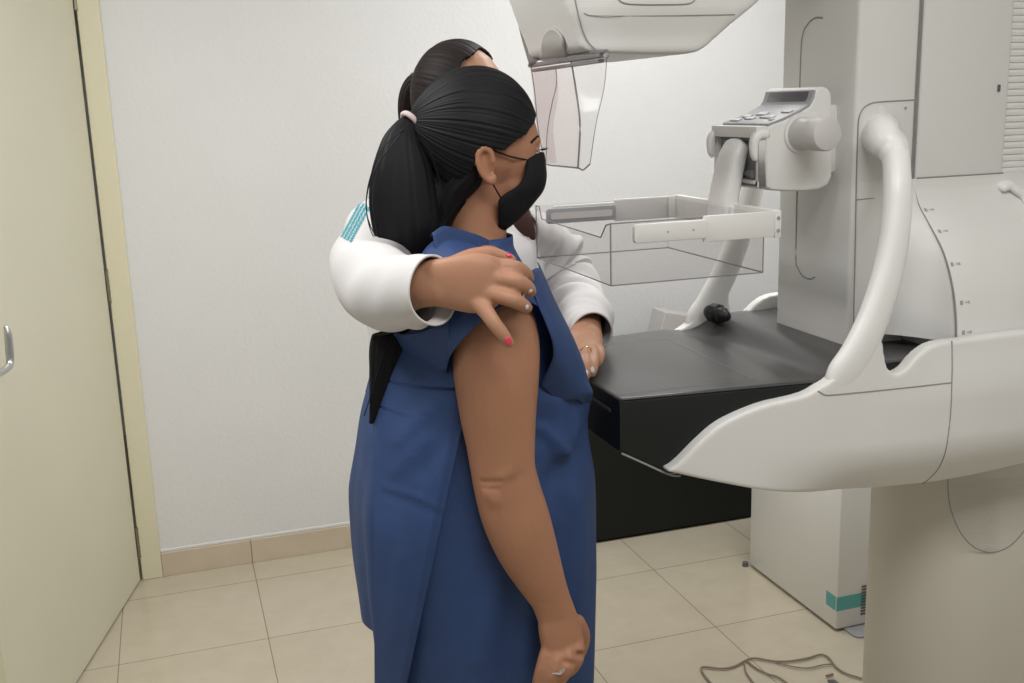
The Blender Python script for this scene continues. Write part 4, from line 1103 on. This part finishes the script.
torso_t = rings([(.52, YT, .62, .15, .115), (.52, YT, .80, .165, .12), (.525, YT, .95, .135, .105), (.53, YT - .005, 1.10, .150, .115), (.532, YT - .01, 1.20, .165, .105), (.533, YT - .015, 1.27, .135, .080), (.535, YT - .02, 1.315, .075, .060), (.537, YT - .025, 1.35, .050, .050), (.54, YT - .035, 1.40, .047, .048), (.543, YT - .042, 1.45, .048, .048)])
RA = [(405, 235, 1.95, 30), (380, 245, 1.86, 31), (366, 268, 1.70, 32), (372, 286, 1.550, 32), (398, 287, 1.450, 29), (418, 284, 1.403, 25, .72), (434, 283, 1.385, 24, .62), (446, 283, 1.375, 24.5, .52)]
ra = limb(RA, n=20, dep=.85, up=(0, .3, 1))
rpalm = limb([(420, 284, 1.4100, 23.5, .66), (432, 283, 1.3860, 23.5, .54), (446, 283, 1.3720, 26), (462, 283, 1.3620, 29.5), (478, 283, 1.3540, 31), (490, 281, 1.3520, 28), (499, 279, 1.3540, 23)], n=24, dep=.44, up=(0, 0, 1), rnd=(False, True), power=2.4)
rf = [finger([(486, 267, 1.364, 8.6), (502, 266, 1.352, 8.3), (516, 268, 1.348, 8.0), (525, 273, 1.362, 7.2), (529, 278, 1.378, 6.0)]),
      finger([(486, 278, 1.3520, 8.8), (506, 279.5, 1.3360, 8.5), (520, 283, 1.3320, 8.2), (528, 288, 1.3460, 7.4), (531, 292, 1.3620, 6.2)]),
      finger([(484, 291, 1.3460, 8.6), (503, 297, 1.3290, 8.3), (515, 301, 1.3240, 8.0), (523, 305, 1.3320, 7.3), (527, 308, 1.3440, 6.2)]),
      finger([(474, 300, 1.3520, 9.5), (484, 309, 1.3360, 8.8), (494, 323, 1.3210, 7.8), (504, 336, 1.3150, 7.0), (509, 343, 1.3170, 5.8)]),
      finger([(452, 268, 1.3860, 12), (472, 258, 1.3960, 10), (490, 255, 1.4020, 9), (503, 258, 1.4020, 7.6), (511, 260, 1.3990, 6.2)])]
LA = [(520, 256, 2.00, 15), (542, 266, 2.03, 16), (561, 287, 2.045, 20), (574, 304, 1.97, 21), (581, 316, 1.88, 19), (585, 327, 1.810, 16.5, .75), (586, 334, 1.775, 16, .65)]
la = limb(LA, n=20, dep=.85, up=(1, 0, 0))
lpalm = limb([(585, 326, 1.815, 15.5, .8), (586, 332, 1.785, 16), (586, 341, 1.740, 17), (586, 348, 1.705, 16.5), (586, 352, 1.688, 14.5)], n=20, dep=.5, up=(1, 0, 0), rnd=(False, True), power=2.4)
lf = [finger([(576, 347, 1.700, 6.2), (576, 353, 1.660, 6.2), (577, 362, 1.628, 5.8), (579, 370, 1.614, 5.2), (580, 374, 1.612, 4.4)]),
      finger([(584, 348, 1.698, 6.4), (585, 355, 1.655, 6.3), (586, 365, 1.622, 5.8), (586, 374, 1.608, 5.2), (585, 378, 1.606, 4.4)]),
      finger([(591, 348, 1.702, 6.3), (593.5, 354, 1.662, 6.1), (594, 363, 1.630, 5.6), (593, 371, 1.616, 5.0), (592, 374, 1.614, 4.2)]),
      finger([(597, 346, 1.715, 5.6), (600, 351, 1.685, 5.4), (600.5, 357, 1.662, 5.0), (599, 362, 1.650, 4.4), (598, 364, 1.648, 3.8)]),
      finger([(574, 336, 1.755, 7), (569, 342, 1.730, 6.4), (570, 349, 1.695, 6), (574, 355, 1.675, 5)])]
tech = fuse('person', headt + [torso_t, ra, rpalm, la, lpalm] + rf + lf + legs(.52, YT, .085, yaw), .0031, 4, M['skin2'])
tag(tech, 'woman in a white coat behind the gowned woman, holding her shoulder', 'person')
# nails
ttree = skin_tree(tech)
def nail(px, py, dx, dy, w, L_, m, lab, side=None):
    h, n = hit(ttree, px, py)
    if h is None: return
    c = h + n * .0004; s_ = ppm(c); d = (at(px + dx, py + dy, c.y) - at(px, py, c.y)).normalized(); d = (d - n * d.dot(n)).normalized(); w_ = d.cross(n)
    rot = Matrix((d, w_, n)).transposed()
    o = obj('fingernail', ell(c, (L_ * s_, w * s_, .0016), rot, 16, 8), m, tech, True); o['label'] = lab
nail(508.5, 341, .55, .8, 3.6, 5.2, M['pink'], 'bright pink little fingernail')
nail(509, 255.5, .9, .4, 2.2, 4.0, M['pink'], 'pink thumbnail')
nail(527, 307, .7, .4, 2.8, 3.6, M['palenail'], 'pearl fingernail')
nail(530.5, 291, .6, .6, 2.6, 3.4, M['palenail'], 'pearl fingernail')
nail(573.5, 352, .3, .9, 3.6, 4.4, M['darknail'], 'dark thumbnail')
nail(585.5, 373, 0, 1, 3.0, 3.6, M['palenail'], 'pale fingernail')
nail(592.5, 370, 0, 1, 2.8, 3.4, M['palenail'], 'pale fingernail')
h0, n0_ = hit(ttree, 586, 352)
rc = at(585, 353, h0.y + .010)
obj('ring', [tube([rc + Vector((.0118 * math.cos(a), -.006 * math.sin(a), .0118 * math.sin(a))) for a in np.linspace(0, 2 * PI, 33)], [.0013] * 33, n=8, k=1)], M['gold'], tech)['label'] = 'thin gold ring'
# face
for s in (-1, 1):
    c = hp3_(.0785, s * .030, -.029)
    ey = obj('eye', ell(c, (.0115, .0125, .0115), RZ), M['eye'], tech, True)
    obj('iris', ell(c + fdir * .0085, (.0042, .006, .006), RZ), M['iris'], ey, True)
    obj('eyebrow', tube([hp3_(.088, s * .014, -.008), hp3_(.086, s * .028, -.004), hp3_(.072, s * .045, -.006)], [(.0034, .003), (.0036, .003), (.0015, .0015)], n=8, k=4, rnd=(True, True)), M['hair2'], tech)
obj('lips', [tube([hp3_(.083, -.022, -.0905), hp3_(.0925, 0, -.087), hp3_(.083, .022, -.0905)], [.002, .0045, .002], n=8, k=4, rnd=(True, True)),
             tube([hp3_(.083, -.020, -.0915), hp3_(.0915, 0, -.0955), hp3_(.083, .020, -.0915)], [.002, .005, .002], n=8, k=4, rnd=(True, True))], M['lip'], tech)
# hair: centre-swept cap, ponytail on the far side, a lock over the collar
def tpoly(w):
    d = Vector(w) - thead
    a, b, c = d.dot(fdir), d.dot(sdir), d.z
    if a > .040 - .45 * max(0, .03 - c) - .15 * abs(b) and c < .090 - .45 * abs(b): return False
    if a > -.02 and c < -.005: return False
    if c < -.06 and a > -.06: return False
    return True
ttie = at(413, 84, 2.06)
hair_t = hair_cap('hair', tuple(hp3_(-.012, 0, .002)), (.092, .088, .104), ttie, M['hair2'], tech, tpoly, n1=240, n2=160)
tail('ponytail', [(424, 80, 2.04, 10), (416, 84, 2.05, 11), (409, 96, 2.055, 10), (407, 112, 2.06, 9), (410, 135, 2.07, 9), (414, 165, 2.08, 9), (418, 200, 2.09, 8), (420, 240, 2.10, 4)], M['hair2'], hair_t, seed=3)
obj('hair_tie', tube([ttie + Vector((.0, .016 * math.cos(a), .018 * math.sin(a))) for a in np.linspace(0, 2 * PI, 33)], [.004] * 33, n=8, k=1, up=(1, 0, 0)), M['mark'], hair_t)
lk = tail('hair_lock', [(498, 168, 1.93, 8), (508, 195, 1.90, 10), (518, 212, 1.885, 11), (525, 225, 1.885, 9), (531, 234, 1.888, 5), (534, 239, 1.89, 2)], M['lock'], hair_t, dep=.5, n=48, seed=5)
lk['label'] = 'reddish brown lock over the collar'

# coat: body, sleeves, collar
def fabric(g, amp, n, seed, freq=3.0):
    rs = np.random.RandomState(seed); V = np.array(g[0]); m = len(V) // n; W = V[:m * n].reshape(m, n, 3); c = W.mean(1, keepdims=True)
    a = np.arange(n) * 2 * PI / n
    for i in range(m):
        t = i / m
        w = np.zeros(n)
        for q in range(5):
            w += np.sin((q % 3 + 1) * a + rs.uniform(0, .0001) + freq * (q + 2) * t * 4 + q * 1.7) * (.9 - .12 * q)
        W[i] = c[i] + (W[i] - c[i]) * (1 + amp * w[:, None] / 2)
    V[:m * n] = W.reshape(-1, 3); return [tuple(p) for p in V], g[1]
def sleeve(lst, n=48, k=10, dep=.92, up=(0, .3, 1), amp=.05, seed=1, freq=3.0, wall=.0025):
    pts = [at(a, b, y) for a, b, y, w in lst]
    g = tube(pts, [(w * ppm(p), w * ppm(p) * dep) for (a, b, y, w), p in zip(lst, pts)], n=n, k=k, up=up)
    V, Fc = fabric(g, amp, n, seed, freq)
    return V, [q for q in Fc if len(q) == 4]                       # open ends
ct = []
CZ = [(.48, .52, YT, .215, .165), (.70, .52, YT, .200, .155), (.90, .523, YT, .180, .142), (1.05, .528, YT, .176, .148), (1.16, .530, YT - .008, .186, .140), (1.24, .532, YT - .012, .186, .118), (1.29, .533, YT - .015, .140, .090), (1.325, .535, YT - .02, .086, .072), (1.345, .536, YT - .024, .066, .062)]
L_ = cr([(c[1], c[2], c[0], c[3], c[4]) for c in CZ], 8); n = 96
secs = []
for q in L_:
    s = []
    for i in range(n):
        a = 2 * PI * i / n; f = (.006 * math.sin(7 * a + q[2] * 3) + .004 * math.sin(12 * a - q[2] * 7)) * sms((1.2 - q[2]) / .3)
        s.append((q[0] + (q[3] + f) * math.cos(a), q[1] + (q[4] + f) * math.sin(a), q[2]))
    secs.append(s)
g = loft(secs, caps=False)
coat = obj('white_coat', g, M['coat'], tech, True, solid=.003)
RSL = [(420, 226, 1.99, 36), (398, 228, 1.95, 38), (380, 238, 1.88, 39), (371, 258, 1.735, 40), (371, 280, 1.60, 41), (384, 291, 1.495, 40), (404, 292, 1.430, 37.5), (420, 291, 1.395, 36), (433, 291, 1.372, 36)]
rs_ = sleeve(RSL, amp=.075, seed=2, freq=1.9, n=72, k=16)
slr = obj('sleeve', rs_, M['coat'], coat, True, solid=.003)
ls_ = sleeve([(512, 240, 2.00, 34), (532, 246, 2.03, 35), (552, 262, 2.05, 34), (566, 284, 2.03, 33), (577, 304, 1.965, 29), (584, 316, 1.885, 26), (588.5, 326, 1.820, 22.5), (591, 332, 1.785, 22.5)], amp=.115, seed=4, up=(1, 0, 0), freq=3.6, n=72, k=16)
sll = obj('sleeve', ls_, M['coat'], coat, True, solid=.003)
# teal stripes embroidered on the upper sleeve
def sleeve_stripes():
    V, Fc = sleeve([(a, b_, y, w + .45) for a, b_, y, w in RSL], amp=.075, seed=2, freq=1.9, n=160, k=40)
    out = []
    for q in Fc:
        c = [sum(V[t][i] for t in q) / 4 for i in range(3)]
        x, y = proj(c); 
        dx, dy = x - 356, y - 222
        al, ac = dx * -.48 + dy * .877, dx * .877 + dy * .48
        if abs(al) < 20 and abs(ac) < 6.6 and (ac + 6.6) % 3.3 < 2.2:
            n = (Vector(V[q[1]]) - Vector(V[q[0]])).cross(Vector(V[q[3]]) - Vector(V[q[0]]))
            d = Vector(c) - Vector(CAM)
            cc = min(RSLP, key=lambda p: (p - Vector(c)).length)
            if (Vector(c) - cc).dot(d) < .012: out.append(q)
    us = sorted({t for q in out for t in q}); ix = {t: i for i, t in enumerate(us)}
    return [V[t] for t in us], [tuple(ix[t] for t in q) for q in out]
RSLP = [Vector(v) for v in cr([at(*q[:3]) for q in RSL], 12)]
emb = obj('embroidery', sleeve_stripes(), M['teal'], slr, True)
emb['label'] = 'teal stripes on the sleeve'
lapl = grid([P3([(498, 226, 1.925), (508, 250, 1.885), (520, 282, 1.868), (526, 320, 1.865)]), P3([(506, 224, 1.918), (518, 248, 1.876), (530, 280, 1.860), (532, 322, 1.860)]), P3([(513, 223, 1.92), (530, 240, 1.885), (536, 262, 1.870), (533, 324, 1.862)])], 5, 4)
obj('lapel', lapl, M['coat'], coat, True, solid=.003)
lapr = grid([P3([(498, 226, 1.925), (500, 250, 1.890), (512, 282, 1.870), (522, 320, 1.868)]), P3([(480, 224, 1.93), (486, 250, 1.885), (502, 282, 1.866), (518, 322, 1.864)]), P3([(470, 222, 1.95), (472, 248, 1.895), (492, 278, 1.87), (516, 324, 1.866)])], 5, 4)
obj('lapel', lapr, M['coat'], coat, True, solid=.003)
obj('trousers', [tube([(.52 + s * .075 * sdir.x, YT + s * .075 * sdir.y, z) for z in (.80, .60, .40, .20, .07)], [(.10, .098), (.09, .09), (.076, .076), (.068, .07), (.066, .07)], n=24, k=4, up=(1, 0, 0)) for s in (-1, 1)], M['trouser'], tech, True)
shoes(tech, .52, YT, .085, M['shoe'], yaw)

# soft things give way where the arm and hand press on them
def world_co(o):
    co = np.empty(len(o.data.vertices) * 3); o.data.vertices.foreach_get('co', co); return co.reshape(-1, 3)
def put_co(o, co): o.data.vertices.foreach_set('co', co.ravel()); o.data.update()
AX = cr([tuple(at(*q[:3])) + (q[3] * ppm(at(*q[:3])),) for q in RSL], 14)
AC = np.array([p[:3] for p in AX]); AR = np.array([p[3] for p in AX])
def yield_to_arm(o, margin, only=None):
    co = world_co(o)
    d = np.linalg.norm(co[:, None, :] - AC[None], axis=2) - AR[None] * 1.085
    i = d.argmin(1); c = AC[i]; v = co - c; L = np.linalg.norm(v, axis=1)
    need = AR[i] * 1.085 + margin - L
    t = AC[np.minimum(i + 1, len(AC) - 1)] - AC[np.maximum(i - 1, 0)]; t /= np.linalg.norm(t, axis=1)[:, None]
    al = (v * t).sum(1)
    m = (need > 0) & ~((i == len(AC) - 1) & (al > .003)) & ~((i == 0) & (al < -.003))
    if only is not None: m &= only(co)
    co[m] += (v / np.maximum(L, 1e-6)[:, None])[m] * need[m][:, None]
    put_co(o, co)
def yield_to_skin(o, tree, margin, reach=.03):
    co = world_co(o)
    for k in range(len(co)):
        p, n, i, d = tree.find_nearest(Vector(co[k]), reach)
        if p is None: continue
        s_ = (Vector(co[k]) - p).dot(n)
        if s_ < margin: co[k] = p + n * margin if n.y > -.2 else Vector(co[k]) + Vector((0, margin - s_, 0))
    put_co(o, co)
for o in list(hair.children) + list(gown.children): 
    if o.name.startswith(('ponytail', 'loose_strand', 'shoulder_panel', 'back_panel')): yield_to_arm(o, .007)
yield_to_arm(gown, .006); yield_to_arm(patient, .009, lambda c: (c[:, 2] > 1.05) & (c[:, 2] < 1.33) & (c[:, 0] < .40))
for o in gown.children:
    if o.name.startswith('shoulder_panel'): yield_to_skin(o, ttree, .004)

# keep the body under the gown
co = world_co(patient)
for k in range(len(co)):
    x, y, z = co[k]
    if not (.55 < z < 1.278) or abs(y - YP) > (.155 if z < 1.2 else .178): continue
    xc, af, ab, b = gsmooth(z); dx, dy = x - xc, y - YP; r_ = math.hypot(dx, dy)
    if r_ < 1e-4: continue
    g_ = gpt(math.atan2(dy / b, dx / (af if dx > 0 else ab)), z); lim = math.hypot(g_.x - xc, g_.y - YP) - .009
    if r_ > lim: co[k][0] = xc + dx * lim / r_; co[k][1] = YP + dy * lim / r_
put_co(patient, co)
for s in (-1, 1):
    c = hp3_(.0785, s * .030, -.029)
    for lo in (0, 1):
        obj('eyelid', grid([[c + fdir * (.0138 * math.cos(b) * math.cos(a)) + sdir * (.0152 * math.sin(b)) + Vector((0, 0, .0138 * math.cos(b) * math.sin(a))) for b in np.linspace(-1.25, 1.25, 7)] for a in (np.linspace(.20, 1.7, 5) if not lo else np.linspace(-1.6, -.38, 5))], 2, 2), M['skin2'], tech, True, solid=.0015)
# ================================================================ LIGHT AND CAMERA
def area(name, loc, sx, sy, power, col=(1, .97, .93), rot=(0, 0, 0)):
    l = bpy.data.lights.new(name, 'AREA'); l.shape = 'RECTANGLE'; l.size = sx; l.size_y = sy; l.energy = power; l.color = col
    o = bpy.data.objects.new(name, l); COL.objects.link(o); o.location = loc; o.rotation_euler = rot
    return o
LC = (1, .99, .975)
area('overhead_light', (-.45, 1.75, CH - .02), .6, 1.2, 20, LC)
area('overhead_light', (1.5, 2.35, CH - .02), .6, 1.2, 19, LC)
area('overhead_light', (.75, .35, CH - .02), 1.2, .6, 17, LC)  # fill light added at the front to brighten the camera-facing sides
w = bpy.data.worlds.new('world'); SC.world = w; w.use_nodes = True
w.node_tree.nodes['Background'].inputs[0].default_value = (.9, .92, 1, 1)
w.node_tree.nodes['Background'].inputs[1].default_value = 0.3
cd = bpy.data.cameras.new('camera'); cam = bpy.data.objects.new('camera', cd); COL.objects.link(cam)
cd.sensor_fit = 'HORIZONTAL'; cd.sensor_width = 36; cd.lens = F / 1024 * 36; cd.clip_start = .05
mw = Matrix([list(r) for r in R]).to_4x4(); mw.translation = Vector(CAM); cam.matrix_world = mw
SC.camera = cam
vs = SC.view_settings
vs.view_transform = 'Standard'; vs.look = 'None'; vs.gamma = 1; vs.use_curve_mapping = False; vs.exposure = 0.3
